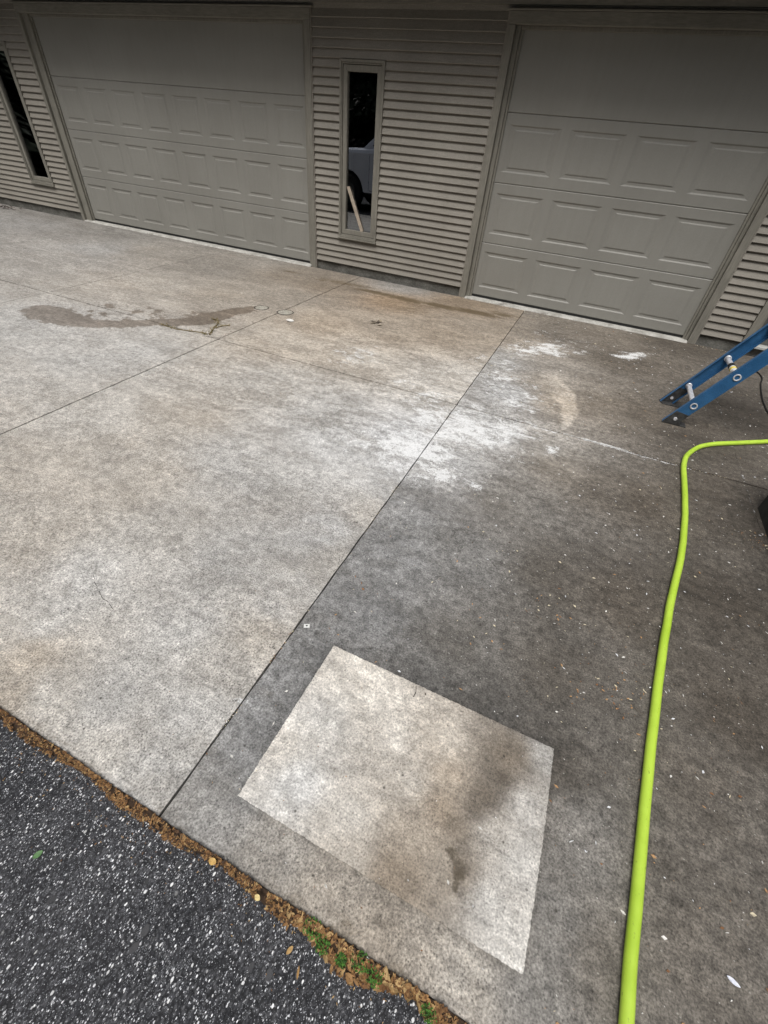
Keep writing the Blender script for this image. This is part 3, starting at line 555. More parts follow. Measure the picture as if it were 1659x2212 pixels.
# shell and eaves: walls behind the siding, dark inside, deep soffit above
b = MB(); b.box(-11.8, 4.5, 5.0, 5.1, -.3, 2.7); b.box(-11.9, -11.8, -.03, 5.1, -.3, 2.7); b.box(4.5, 4.6, -.03, 5.1, -.3, 2.7); b.box(-11.8, 4.5, -.029, 5.0, 2.43, 2.5)
b.build('shell_wall', M['dark'], gar)
b = MB(); b.box(-11.8, 4.5, .12, 4.9, -.16, -.06); b.build('inside_floor', M['found'], gar)
b = MB(); b.box(-12.4, 5.2, -EAVE, -.066, 2.425, 2.46) ; b.build('soffit', M['roof'], gar)
b = MB(); b.box(-12.4, 5.2, -EAVE-.03, -EAVE-.001, 2.40, 2.66); b.build('fascia', M['trim'], gar)
b = MB(); b.hull([(-12.4,-EAVE-.06,2.66),(-12.4,5.4,2.66),(-12.4,2.6,4.2)], [(5.2,-EAVE-.06,2.66),(5.2,5.4,2.66),(5.2,2.6,4.2)]); b.build('roof', M['roof'], gar)
b = MB()     # siding behind walls so that no light leaks
for x0, x1, zz in ((-11.8, WIN2[0]+.05, 0), (WIN2[1]-.05, OL[0]+.01, 0), (OL[1]-.01, WIN[0]+.05, 0), (WIN[1]-.05, OR[0]+.01, 0), (OR[1]-.01, 2.84, 0), (3.93, 4.5, 0)): b.box(x0, x1, -.0285, -.0095, .07, 2.43)
for W in (WIN, WIN2): b.box(W[0]+.0505, W[1]-.0505, -.0285, -.0095, .0705, W[2]+.05); b.box(W[0]+.0505, W[1]-.0505, -.0285, -.0095, W[3]-.05, 2.4295)
b.box(OL[0]+.011, OL[1]-.011, -.0195, .0605, 2.151, 2.429); b.box(OR[0]+.011, OR[1]-.011, -.0195, .0605, 2.151, 2.429)
b.build('sheathing', M['dark'], gar)

# stake leaning inside the window
b = MB(); a = Vector((-1.685,-.046,.862)); c = Vector((-1.488,-.044,.4465)); dr = (c-a).normalized(); sx = Vector((1,0,0)).cross(dr).cross(dr).normalized()
sx = (Vector((1,0,0))-dr*dr.x).normalized(); sy = dr.cross(sx).normalized()
P = lambda q: [q+sx*.0185+sy*.006, q-sx*.0185+sy*.006, q-sx*.019-sy*.008, q+sx*.019-sy*.008]
Q0 = P(a); Q0[1] = Q0[1]-dr*.012; Q0[2] = Q0[2]-dr*.012; b.hull(Q0, P(c)); o = b.build('wooden_stake', M['lumber'], None, .0015); tag(o, 'pale wooden stake leaning against the glass of the window between the garage doors', 'stake')

# ================================================================== LADDER
lad = empty('ladder', (2.06, -2.0, gz(2.06, -2.0))); tag(lad, 'blue extension ladder with aluminium rungs and black feet standing on the dark slab', 'ladder')
L0 = Vector((2.06, -2.0, gz(2.06, -2.0)))
ld = Vector((.481, 0, .877)).normalized(); lw = Vector((0, 1, 0)); ln = Vector((ld.z, 0, -ld.x))    # ln points down-right (back of the rail)
org = Vector((2.122, 0, -.014))      # foot bolt line
def lp(s, y, n): return Vector((org.x, y, org.z))+ld*s+ln*n-L0
LEN = 3.4; HW = .040; t_ = .0045; FL = .028
yn, yf_ = -2.192, -1.803
for y, sgn in ((yn, 1), (yf_, -1)):      # sgn: direction of flanges (towards the inside)
    r = empty('rail', parent=lad); b = MB()
    # C channel: web + two flanges, bottom cut level with the ground
    def cut(n): return (-.050-(lp(0, 0, n).z+L0.z-0.0))/ld.z*1.0
    prof = [(-HW, 0), (HW, 0), (HW, FL), (HW-t_, FL), (HW-t_, t_), (-HW+t_, t_), (-HW+t_, FL), (-HW, FL)]
    A = [lp(cut(n), y+sgn*d_, n) for n, d_ in prof]; Bq = [lp(LEN, y+sgn*d_, n) for n, d_ in prof]
    b.hull(A, Bq); b.build('channel', M['rail'], r, .0012)
    # steel shoe sleeve over the foot of the web, its bolt, and the flat swivel foot plate
    b = MB(); s_end = .065
    prof = [(-HW-.0015, -.003), (HW+.0015, -.003), (HW+.0015, -.0005), (-HW-.0015, -.0005)]
    b.hull([lp(cut(n)+.004, y+sgn*d_, n) for n, d_ in prof], [lp(s_end+(-.02 if n < 0 else .01), y+sgn*d_, n) for n, d_ in prof])
    prof = [(-HW+t_+.001, t_+.0005), (HW-t_-.001, t_+.0005), (HW-t_-.001, t_+.0030), (-HW+t_+.001, t_+.0030)]
    b.hull([lp(cut(n)+.006, y+sgn*d_, n) for n, d_ in prof], [lp(.105+(-.02 if n < 0 else .01), y+sgn*d_, n) for n, d_ in prof])
    b.build('shoe_sleeve', M['steel'], r, .0006)
    b = MB(); zb = gz(2.1, y)-L0.z; xa, xb = 2.052-L0.x, 2.212-L0.x; yy0, yy1 = y-L0.y-sgn*.006, y-L0.y+sgn*.060
    b.hull([(xa,yy0,zb+.001),(xb,yy0,zb+.001),(xb,yy1,zb+.001),(xa+.02,yy1,zb+.001)], [(xa,yy0,zb+.008),(xb,yy0,zb+.008),(xb,yy1,zb+.008),(xa+.02,yy1,zb+.008)])
    b.hull([(xa+.01,yy0,zb+.008),(xb-.035,yy0,zb+.008),(2.15-L0.x,yy0,zb+.050),(2.095-L0.x,yy0,zb+.050)], [(xa+.01,yy0-sgn*.003,zb+.008),(xb-.035,yy0-sgn*.003,zb+.008),(2.15-L0.x,yy0-sgn*.003,zb+.050),(2.095-L0.x,yy0-sgn*.003,zb+.050)])
    b.build('foot_plate', M['steel'], r, .001)
    for s, rad in [(0.004, .0125)]:
        b = MB(); c0 = lp(s, y-sgn*.004-0, 0); b.tube([c0, c0-lw*sgn*.004, c0-lw*sgn*.010], [rad, rad, rad*.8], 16, smooth=False); b.tube([c0+lw*sgn*.008, c0+lw*sgn*.018], rad*.9, 6, smooth=False); b.build('bolt', M['alu'], r)
rs_ = [.135+.2745*k for k in range(int((LEN-.2)/.2745)+1)]
for k, s in enumerate(rs_):
    r = empty('rung', parent=lad); b = MB(); c = lp(s, 0, 0)
    pr = []                                   # D section: flat tread facing up
    for a in range(16):
        th = a*2*math.pi/16; ux, uz = math.cos(th), math.sin(th); uz = min(uz, .62); pr.append((ux*.0165, uz*.0165))
    A = [Vector((c.x+p[0], yn-L0.y+.003, c.z+p[1])) for p in pr]; Bq = [Vector((c.x+p[0], yf_-L0.y-.003, c.z+p[1])) for p in pr]
    b.hull(A, Bq); b.build('tube', M['alu'], r)
    for y, sgn in ((yn, 1), (yf_, -1)):
        b = MB(); cc = Vector((c.x, y-L0.y, c.z)); N = 24
        # swaged collar ring outside the web with a dark hollow centre, and an inner ferrule
        ring = lambda rr, yy: [cc+Vector((math.cos(q*2*math.pi/N)*rr, yy, math.sin(q*2*math.pi/N)*rr)) for q in range(N)]
        Ls = [ring(.0225, -sgn*.0005), ring(.0225, -sgn*.004), ring(.018, -sgn*.0055), ring(.0145, -sgn*.004), ring(.0135, sgn*.006)]
        for U, Wq in zip(Ls[:-1], Ls[1:]): b.add(U+Wq, [(q, (q+1) % N, N+(q+1) % N, N+q) for q in range(N)], 0, True)
        b.add(Ls[-1], [tuple(range(N))], 1)
        I = [ring(.0215, sgn*.005), ring(.0215, sgn*.012), ring(.017, sgn*.016)]
        for U, Wq in zip(I[:-1], I[1:]): b.add(U+Wq, [(q, (q+1) % N, N+(q+1) % N, N+q) for q in range(N)], 0, True)
        b.build('collar', [M['alu'], M['dark']], r)
    if k == 1:
        for a, d_, mt, rr, nm in ((.185, .235, 'seal', .0200, 'tape_band'), (.120, .1848, 'white', .0190, 'tape_band'), (.135, .165, 'yellow', .0197, 'tape_band')):
            b = MB(); b.tube([(c.x, yn-L0.y+a, c.z-.001), (c.x, yn-L0.y+d_, c.z-.001)], rr, 18); b.build(nm, M[mt], r)

# ================================================================== HOSE AND CABLES
HR = .0152
hp = [(3.9,-1.35),(3.45,-1.62),(3.05,-1.88),(2.74,-2.111),(2.551,-2.245),(2.334,-2.403),(2.222,-2.553),(2.158,-2.744),(2.137,-3.071),(2.117,-3.35),(2.077,-3.671),(2.019,-3.977),(1.972,-4.275),(1.938,-4.53),(1.911,-4.752),(1.889,-4.957),(1.873,-5.123),(1.860,-5.243),(1.852,-5.348),(1.840,-5.47)]
pts = [(x, y, gz(x, y)+HR) for x, y in hp]+[(1.83,-5.53,-.070),(1.81,-5.62,-.100),(1.76,-5.9,-.100),(1.6,-6.4,-.100)]
pts = catmull(pts, 12)
pts = [p+Vector((.0015*mnoise.noise(p*9), 0, 0)) for p in pts]
b = MB(); b.tube(pts, HR, 20); o = b.build('garden_hose', M['hose']); tag(o, 'bright lime green hose curving across the dark slab past the ladder', 'hose')
cp = [(2.90,-.45),(2.955,-.62),(2.955,-.75),(2.915,-.91),(2.87,-1.2),(2.853,-1.4),(2.86,-1.6),(2.95,-1.85),(3.2,-2.1),(3.6,-2.2)]
b = MB(); b.tube(catmull([(x, y, gz(x, y)+.0055) for x, y in cp], 10), .0055, 10); o = b.build('power_cable', M['cable']); tag(o, 'thick black cable lying on the ground beyond the ladder rails', 'cable')
b = MB(); b.tube(catmull([(x, y, gz(x, y)+.004) for x, y in [(2.80,-.14),(2.86,-.125),(2.93,-.10),(3.0,-.09),(3.2,-.14),(3.6,-.10)]], 8), .0035, 8); o = b.build('thin_wire', M['cable']); tag(o, 'thin dark wire lying along the wall base below the entry door sill', 'wire')
# dark block at the right edge
blk = MB(); x0, x1, y0, y1 = 2.518, 3.4, -4.4, -3.01; zb = gz(x0, y0)-.01
n = 26; lo = []; hi = []
per = [(x0, y1+(y0-y1)*i/n) for i in range(n)]+[(x0+(x1-x0)*i/8, y0) for i in range(8)]+[(x1, y0+(y1-y0)*i/8) for i in range(8)]+[(x1+(x0-x1)*i/8, y1) for i in range(8)]
j_ = lambda x, y, z: (x+.003*mnoise.noise(Vector((x*9, y*9, z*9))), y+.003*mnoise.noise(Vector((x*9+5, y*9, z*9))), z)
levels = [zb, zb+.012, .10, .25, .41, .43]
ins = [0, .004, 0, 0, 0, .012]
rings = []
for z, i_ in zip(levels, ins): rings.append([j_(x+i_*(1 if x == x0 else (-1 if x == x1 else 0)), y+i_*(1 if y == y0 else (-1 if y == y1 else 0)), z) for x, y in per])
m_ = len(per)
for A, Bq in zip(rings[:-1], rings[1:]): blk.add(A+Bq, [(q, (q+1) % m_, m_+(q+1) % m_, m_+q) for q in range(m_)])
blk.add(rings[-1], [tuple(range(m_))]); o = blk.build('concrete_block', M['block']); tag(o, 'dark grey block whose corner enters at the right edge below the hose bend', 'block')

# ================================================================== DRAIN COVERS
t = simple('cap_iron', (.34, .32, .27), .8, 0, .4, 60, bump=.6, bs=200); t2 = simple('cap_ring', (.045, .04, .035), .9, 0, .4, 40)
for i, (x, y, r_, lb) in enumerate(((-1.68, -1.872, .074, 'small round dirty cover at the tip of the wet stain'), (-1.416, -1.844, .084, 'small round pale cover right of the wet stain, crossed by the joint line'))):
    d = empty('drain_cover', (x, y, gz(x, y))); tag(d, lb, 'cover', 'round covers set in the concrete')
    for nm, r0, r1, z, mt in (('cap', 0, r_*.80, .0012, t), ('ring', r_*.90, r_, .0012, t2)):
        b = MB(); N = 40; out = [(math.cos(q*2*math.pi/N)*r1*(1+.02*math.sin(q*3)), math.sin(q*2*math.pi/N)*r1*(1+.02*math.sin(q*2)), 0) for q in range(N)]
        A = [(p[0], p[1], -.01) for p in out]; Bq = [(p[0], p[1], z) for p in out]; Cq = [(p[0]*.96, p[1]*.96, z+.0012) for p in out]
        b.add(A+Bq, [(q, (q+1) % N, N+(q+1) % N, N+q) for q in range(N)]); b.add(Bq+Cq, [(q, (q+1) % N, N+(q+1) % N, N+q) for q in range(N)])
        if r0 == 0: b.add(Cq, [tuple(range(N))])
        else:
            k = r0/r1; D = [(p[0]*k, p[1]*k, z+.0012) for p in out]; E = [(p[0]*k, p[1]*k, -.003) for p in out]
            b.add(Cq+D, [(q, (q+1) % N, N+(q+1) % N, N+q) for q in range(N)]); b.add(D+E, [(q, (q+1) % N, N+(q+1) % N, N+q) for q in range(N)])
        b.build(nm, mt, d)
    if i == 0 or i == 1: pass

# ================================================================== LITTER, CHIPS, WEEDS
def palette(name, cols, rough=.8): return [simple(f'{name}_{i}', c, rough, 0, .25, 60) for i, c in enumerate(cols)]
LP = palette('litter', [(.31,.17,.065),(.19,.095,.038),(.10,.055,.028),(.46,.31,.14),(.06,.036,.022),(.33,.19,.08)])
def flake(b, c, L, Wd, yaw, tilt, roll, mi, curl=.3, n=3):
    """a small curled leaf or shaving: n strips along its length"""
    m = Matrix.Rotation(yaw, 3, 'Z') @ Matrix.Rotation(tilt, 3, 'Y') @ Matrix.Rotation(roll, 3, 'X'); vs = []
    for i in range(n+1):
        u = i/n*2-1; w = Wd*(1-abs(u)**2.2*.86); z = curl*L*(u*u-.4)*.5
        vs += [Vector(c)+m@Vector((u*L/2, -w/2, z+.18*w)), Vector(c)+m@Vector((u*L/2, 0, z)), Vector(c)+m@Vector((u*L/2, w/2, z+.18*w))]
    b.add(vs, [(3*i+q, 3*i+3+q, 3*i+4+q, 3*i+1+q) for i in range(n) for q in range(2)], mi)
b = MB()
xs_ = -1.6
def edge_y(x): return FRONT+.0016*math.sin(x*5+1)+.0010*math.sin(x*23)
# a low bank of soil under the litter
nx = 420; soil = MB(); prof = 7
def bw(x):    # width of the litter band
    w = .020+.006*math.sin(x*13)+.010*mnoise.noise(Vector((x*6, 2, 0)))
    if x > 1.08: w += .014+.014*math.sin(x*21)
    return max(.009, w)
rows = []
for i in range(nx):
    x = -1.6+i*(2.6+1.6)/(nx-1); w = bw(x); row = []
    for j in range(prof):
        u = j/(prof-1); y = edge_y(x)-.001-u*w+.003*mnoise.noise(Vector((x*60, j*3, 0))); z = -.078-(.036)*u**1.3+.006*mnoise.noise(Vector((x*45, u*4, 1)))
        row.append((x, y, z-(.006 if j == prof-1 else 0)))
    rows.append(row)
vs = [q for r_ in rows for q in r_]
soil.add(vs, [(i*prof+j, (i+1)*prof+j, (i+1)*prof+j+1, i*prof+j+1) for i in range(nx-1) for j in range(prof-1)], 0, True)
o = soil.build('soil_strip', simple('dark_soil', (.045, .026, .014), .95, 0, .5, 60, bump=.8, bs=200)); tag(o, kind='stuff', label='dark soil bank between concrete edge and asphalt', cat='soil')
for i in range(9500):
    x = random.uniform(-1.0, 2.2) if i > 2500 else random.uniform(.0, 1.5); w = bw(x); u = random.random()**1.1*1.08
    if mnoise.noise(Vector((x*30, u*3, 5))) < -.16: continue
    y = edge_y(x)-.003-u*w; z = -.074-.036*u**1.3+random.uniform(0, .005)
    z = max(z, az_(x, y)+.003)
    L = random.uniform(.005, .0105)*(1.25 if x > 1.1 else 1); warm = mnoise.noise(Vector((x*3, 0, 9)))
    mi = random.choices(range(6), [5+3*warm, 4, 3, 2, 3-2*warm, 3+2*warm])[0]
    flake(b, (x, y, z), L, L*random.uniform(.35, .7), random.uniform(0, 6.28), random.uniform(-.5, .5), random.uniform(-.6, .6), mi, random.uniform(0, .5), 2)
for i in range(230):                        # larger curled leaves towards the right
    x = random.triangular(1.05, 1.75, 1.3); w = bw(x); u = random.uniform(.1, 1.15); y = edge_y(x)-.004-u*w; z = max(-.070-.036*u**1.3, az_(x, y)+.006)
    L = random.uniform(.012, .024); flake(b, (x, y, z), L, L*random.uniform(.3, .6), random.uniform(0, 6.28), random.uniform(-.4, .4), random.uniform(-.5, .5), random.choice([0, 3, 3, 5, 1]), random.uniform(.1, .6), 4)
for i in range(260):                        # scattered outwards over the asphalt
    x = random.uniform(-.6, 1.7); y = edge_y(x)-bw(x)-abs(random.gauss(0, .06)); L = random.uniform(.003, .007)
    flake(b, (x, y, az_(x, y)+.004), L, L*.4, random.uniform(0, 6.28), .1, 0, random.choice([0, 1, 3]), .2, 2)
o = b.build('leaf_litter', LP); tag(o, 'strip of orange brown leaf litter packed along the concrete edge', 'leaf litter', kind='stuff')

CP = palette('chip', [(.72,.70,.66),(.62,.55,.40),(.42,.25,.12),(.24,.12,.055),(.75,.76,.78),(.07,.05,.035)])
b = MB()
def density(x, y):
    d = .35+.65*math.exp(-((x-2.0)**2/.5+(y+3.9)**2/1.6)); return d
cnt = 0
while cnt < 3000:
    x = random.uniform(.72, 3.3); y = random.uniform(-5.45, -.15)
    if random.random() > density(x, y): continue
    if x > 2.5 and -4.5 < y < -3.0: continue
    if .83 < x < 1.64 and -5.37 < y < -4.83 and random.random() < .6: continue
    cnt += 1; big = random.random()
    L = random.uniform(.0025, .0062) if big < .80 else random.uniform(.007, .016)
    if y > -2.5: L *= 1.5
    mi = random.choices(range(6), [6, 3.0, .9, .7, 3, 1.0])[0]; thin = random.uniform(.18, .7)
    if y < -4.2 and random.random() < .25: mi = random.choice([2, 3])
    flake(b, (x, y, gz(x, y)+.0022+(.006 if (.83 < x < 1.64 and -5.37 < y < -4.83) else 0)), L, L*thin, random.gauss(R(-25), .9), random.uniform(-.15, .15), random.uniform(-.2, .2), mi, random.uniform(-.1, .25), 2)
for cx_, cy_, n in ((1.83,-4.53,34),(1.70,-4.6,16),(1.30,-4.55,10),(2.45,-3.35,40),(1.55,-4.25,16)):
    for i in range(n):
        x = random.gauss(cx_, .07); y = random.gauss(cy_, .05)
        if x > 2.515: continue
        L = random.uniform(.004, .013); flake(b, (x, y, gz(x, y)+.003), L, L*random.uniform(.3, .6), random.uniform(0, 6.28), random.uniform(-.2, .2), 0, random.choice([1, 2, 2, 3]), .2, 3)
o = b.build('wood_chips', CP); tag(o, 'scattered pale and orange wood shavings and flecks on the dark slab', 'wood shavings', kind='stuff')
b = MB()       # sparse dark grit on the pale slabs, and dirt crumbs in the joints
for i in range(700):
    x = random.uniform(-5, .66); y = random.uniform(-5.45, -.3); L = random.uniform(.002, .005)*(1 if y < -3.5 else 2.2); flake(b, (x, y, gz(x, y)+.002), L, L*.6, random.uniform(0, 6.28), 0, 0, random.choice([5, 5, 5, 3]), .1, 2)
for i in range(520):
    k = random.random()
    if k < .18: x, y = AX+random.gauss(0, .004), random.choice([random.gauss(-3.9, .03), random.gauss(-4.15, .05), random.gauss(-4.95, .05), random.gauss(-5.2, .03), random.uniform(-5.4, -.2)])
    elif k < .8: x, y = random.uniform(.7, 2.4), BY+random.gauss(0, .006)
    else: x, y = random.uniform(-4.5, .6), BY+random.gauss(0, .004)
    L = random.uniform(.003, .007); flake(b, (x, y, gz(x, y)+.0012), L, L*.6, random.uniform(0, 6.28), 0, 0, random.choice([1, 1, 0, 5, 3]), .1, 2)
for i in range(120):
    x = random.gauss(.10, .5) if i < 60 else random.uniform(2.45, 2.8); y = -.11-abs(random.gauss(0, .015)); L = random.uniform(.006, .014); flake(b, (x, y, gz(x, y)+.004), L, L*.6, random.uniform(0, 6.28), .2, .2, random.choice([0, 1, 5, 5, 3]), .2, 2)
o = b.build('grit', CP); tag(o, 'dark and pale grit caught in joints and on the pale slabs', 'grit', kind='stuff')

# hairline cracks and scratches in the slabs
b = MB()
for pl in ([(-.18,-5.00),(-.08,-5.05),(.03,-5.08)], [(1.25,-4.13),(1.29,-4.17),(1.33,-4.18),(1.36,-4.22)], [(1.62,-3.42),(1.70,-3.40),(1.78,-3.43),(1.86,-3.42)]):
    P = catmull([(x, y, gz(x, y)+.0007) for x, y in pl], 14)
    P = [p+Vector((.005*mnoise.noise(p*40), .005*mnoise.noise(p*40+Vector((7, 0, 0))), 0)) for p in P]
    for i in range(len(P)-1):
        if mnoise.noise(P[i]*25) < -.2: continue
        d_ = (P[i+1]-P[i]).normalized(); n_ = Vector((-d_.y, d_.x, 0))*random.uniform(.0004, .0012); b.add([P[i]-n_, P[i+1]-n_, P[i+1]+n_, P[i]+n_], [(0,1,2,3)])
tag(b.build('hairline_cracks', M['joint']), kind='structure')
# weeds in the crack beside the wet stain
WP = palette('weed', [(.17,.13,.05),(.28,.22,.10),(.10,.09,.03)])
for k, (pl, lb) in enumerate((([(-2.06,-2.795),(-1.873,-2.79),(-1.70,-2.75),(-1.60,-2.735)], 'dry brown weeds lining the crack below the wet stain'), ([(-1.582,-2.732),(-1.655,-2.60),(-1.73,-2.45),(-1.838,-2.407)], 'dry weed stems branching up from the joint corner'), ([(-1.655,-2.60),(-1.63,-2.50),(-1.60,-2.44)], 'short dry weed twig beside the joint corner'))):
    b = MB(); P = catmull([(x, y, gz(x, y)+.003) for x, y in pl], 10)
    P = [p+Vector((.012*mnoise.noise(p*14), .012*mnoise.noise(p*14+Vector((9, 0, 0))), 0)) for p in P]
    b.tube(P, .0035, 6)
    for i in range(90 if k < 2 else 30):
        p = random.choice(P)
        if k == 0: p = P[int(min(len(P)-1, abs(random.gauss(0, 1))*len(P)*.35))] if random.random() < .5 else P[int(len(P)*random.uniform(.75, .99))]
        q = p+Vector((random.gauss(0, .012), random.gauss(0, .010), random.uniform(0, .012))); L = random.uniform(.010, .030)
        flake(b, q, L, L*.22, random.uniform(0, 6.28), random.uniform(-.8, .3), 0, random.randrange(3), .5, 3)
    o = b.build('weed', WP); tag(o, lb, 'weed', 'dry weeds in the concrete crack')

# green moss and weed tufts in the litter
GP = palette('moss', [(.055,.15,.018),(.085,.22,.03),(.035,.09,.015)])
tufts = ((1.158,-5.503,.019,'bright green weed tuft, first one along the litter strip'),(1.192,-5.518,.016,'dull green weed tuft just below the first tuft in the litter'),(1.245,-5.522,.012,'small faded weed tuft in the middle of the litter strip'),(1.285,-5.505,.018,'leafy green tuft tight against the concrete edge'),(1.325,-5.512,.018,'green tuft beside the curled tan leaves'),(1.455,-5.512,.015,'small green sprout nearest the bottom of the litter strip'))
for x, y, r_, lb in tufts:
    b = MB()
    r_ *= 1.25
    for i in range(75):
        a = random.uniform(0, 6.28); d_ = r_*math.sqrt(random.random()); h = random.uniform(.002, .012)
        L = random.uniform(.004, .008); flake(b, (math.cos(a)*d_, math.sin(a)*d_*.8, h), L, L*.5, random.uniform(0, 6.28), random.uniform(-.9, .4), random.uniform(-.4, .4), random.choice([0, 1, 1, 2]), .3, 2)
    for i in range(14): b.tube([(random.uniform(-.5, .5)*r_, random.uniform(-.5, .5)*r_, -.012), (random.uniform(-.7, .7)*r_, random.uniform(-.7, .7)*r_, .008)], .0006, 4, 2)
    o = b.build('weed_tuft', GP, loc=(x, y, -.082)); tag(o, lb, 'weed tuft', 'green weeds growing in the leaf litter')

# single leaves, a feather-like petal, stones
def leaf(name, x, y, z, L, Wd, yaw, c, lb, cat='leaf', grp=None, curl=.2, tilt=.1):
    b = MB(); flake(b, (0, 0, 0), L, Wd, yaw, tilt, .1, 0, curl, 8)
    o = b.build(name, simple(name+'_col', c, .6, 0, .2, 90), loc=(x, y, z)); md = o.modifiers.new('solid', 'SOLIDIFY'); md.thickness = .0006
    tag(o, lb, cat, grp); return o
leaf('leaf', .45, -5.68, az_(.45,-5.68)+.005, .022, .014, R(70), (.13,.26,.10), 'small green leaf lying on the asphalt')
leaf('leaf', .868, -5.506, -.066, .020, .015, R(10), (.62,.40,.13), 'yellow leaf resting on the litter, left of the round cream one', grp=None)
leaf('leaf', 1.01, -5.514, -.070, .016, .012, R(-10), (.75,.60,.28), 'round cream yellow leaf resting on the litter beside the asphalt')
leaf('leaf', 1.128, -5.556, -.100, .019, .010, R(70), (.50,.32,.13), 'curled tan leaf below the first green tuft')
leaf('leaf', 1.165, -5.578, -.102, .022, .0055, R(110), (.40,.23,.08), 'narrow orange leaf standing out from the litter onto asphalt')
leaf('petal', 2.09, -5.17, gz(2.09,-5.17)+.004, .030, .010, R(-15), (.72,.74,.82), 'white pointed petal on the dark slab right of the hose', 'petal')
leaf('petal', 1.30, -5.494, -.079, .011, .006, R(-30), (.8,.78,.76), 'tiny white petal at the concrete edge beside the litter', 'petal')
leaf('petal', 1.71, -5.06, gz(1.71,-5.06)+.003, .016, .003, R(40), (.75,.75,.75), 'thin white petal sliver between the pale patch and hose', 'petal')
leaf('leaf', -1.233, -2.032, gz(-1.2,-2.0)+.004, .075, .055, R(20), (.66,.64,.60), 'whitish leaf scrap beside the pale round cover')
b = MB(); b.box(-.011, .011, -.008, .008, 0, .0016); b.add([(.004*math.cos(a*.8), .003*math.sin(a*.8), .0024) for a in range(8)], [tuple(range(8))], 1)
o = b.build('paper_tag', [M['white'], M['joint']], loc=(.705,-4.81,gz(.7,-4.81)+.0012)); o.rotation_euler = (0, 0, .5); tag(o, 'small white square tag with a dark dot beside the long joint', 'tag')
b = MB(); b.tube(catmull([(1.165,-4.845,gz(1,-5)+.010),(1.172,-4.865,gz(1,-5)+.009),(1.170,-4.885,gz(1,-5)+.0095)], 6), .0011, 6); o = b.build('twig', M['joint']); tag(o, 'short dark twig near the top edge of the pale patch', 'twig')
b = MB()
for i in range(9): 
    L = random.uniform(.03, .08); flake(b, (random.gauss(-.52, .05), random.gauss(-1.545, .03), gz(0,-1.5)+.006), L, L*.35, random.uniform(0, 6.28), .1, .2, i % 2, .3, 4)
o = b.build('dry_leaf_scrap', palette('scrap', [(.30,.25,.18),(.10,.08,.06)])); tag(o, 'crumpled dry leaf scrap on the brown stained concrete', 'dry leaf')
b = MB()
for i in range(40): L = random.uniform(.03, .08); flake(b, (random.gauss(-8.0, .12), random.gauss(-.28, .05), gz(0,-.3)+.012), L, L*.5, random.uniform(0, 6.28), random.uniform(-.5,.5), .2, random.choice([0, 1, 1]), .3, 4)
o = b.build('dry_leaf_pile', palette('pile', [(.30,.27,.25),(.06,.045,.035)])); tag(o, 'small heap of dry leaves by the wall at the left edge', 'dry leaves')

def stone(x, y, r_, c, lb, gi=None, sq=.45):
    b = MB(); bm = bmesh.new(); bmesh.ops.create_icosphere(bm, subdivisions=3, radius=1)
    for v_ in bm.verts:
        k = 1+.25*mnoise.noise(v_.co*1.3+Vector((x*31, y*17, 0)))+.08*mnoise.noise(v_.co*5); v_.co = Vector((v_.co.x*r_*k, v_.co.y*r_*.72*k, v_.co.z*r_*sq*k))
    me = bpy.data.meshes.new('pebble'); bm.to_mesh(me); bm.free(); me.materials.append(simple('pebble_col', c, .8, 0, .25, 200, bump=.4, bs=500))
    o = bpy.data.objects.new('pebble', me); COL.objects.link(o); o.location = (x, y, az_(x, y)+r_*sq*.25); o.rotation_euler = (0, 0, random.uniform(0, 3)); tag(o, lb, 'pebble', 'larger stones in the asphalt'); return o

# ================================================================== PICKUP (parked out of frame, seen in the window glass)
tr = empty('pickup_truck', (-3.2, -6.95, -.12)); tag(tr, 'silver white pickup truck reflected in the tall window between the garage doors', 'pickup truck')
YS = .92; off = Vector((-3.2, -6.95, -.12))
def L_(x, z, y): return (x-off.x, y, z-off.z)
wx = (-4.93, -1.75); wz = .25; AR = .445
def side_profile():
    P = [(-5.80,.30),(-5.86,.55),(-5.82,.80),(-5.74,1.00),(-5.55,1.055),(-5.0,1.085),(-4.42,1.115),(-4.30,1.13),(-.80,1.14),(-.76,1.05),(-.76,.36),(-.85,.30)]
    def arch(cx): return [(cx+AR*math.cos(a), wz+AR*math.sin(a)) for a in np.linspace(math.asin(.05/AR), math.pi-math.asin(.05/AR), 15)]
    return P+arch(wx[1])+[(-2.25,.29),(-4.42,.29)]+arch(wx[0])
# body sides with rounded shoulders: stacked outlines
prof = side_profile(); b = MB(); n = len(prof)
def loop(y, k): return [L_(x, z if z < .9 else .9+(z-.9)*k, y) for x, z in prof]
lps = [loop(-YS, .55), loop(-YS+.03, .82), loop(-YS+.10, .98), loop(0, 1.06), loop(YS-.10, .98), loop(YS-.03, .82), loop(YS, .55)]
for A, Bq in zip(lps[:-1], lps[1:]): b.add(A+Bq, [(q, (q+1) % n, n+(q+1) % n, n+q) for q in range(n)], 0, True)
b.add(lps[0], [tuple(range(n))]); b.add(lps[-1], [tuple(range(n))]); b.build('body', M['car'], tr)
cabp = [(-4.62,1.06),(-3.95,1.60),(-3.5,1.66),(-2.72,1.66),(-2.55,1.60),(-2.42,1.10)]
b = MB(); A = [L_(x, z, -.84+.12*(z-1.1)/.56) for x, z in cabp]; Bq = [L_(x, z, .84-.12*(z-1.1)/.56) for x, z in cabp]; b.hull(A, Bq); b.build('cab', M['car'], tr, .03)
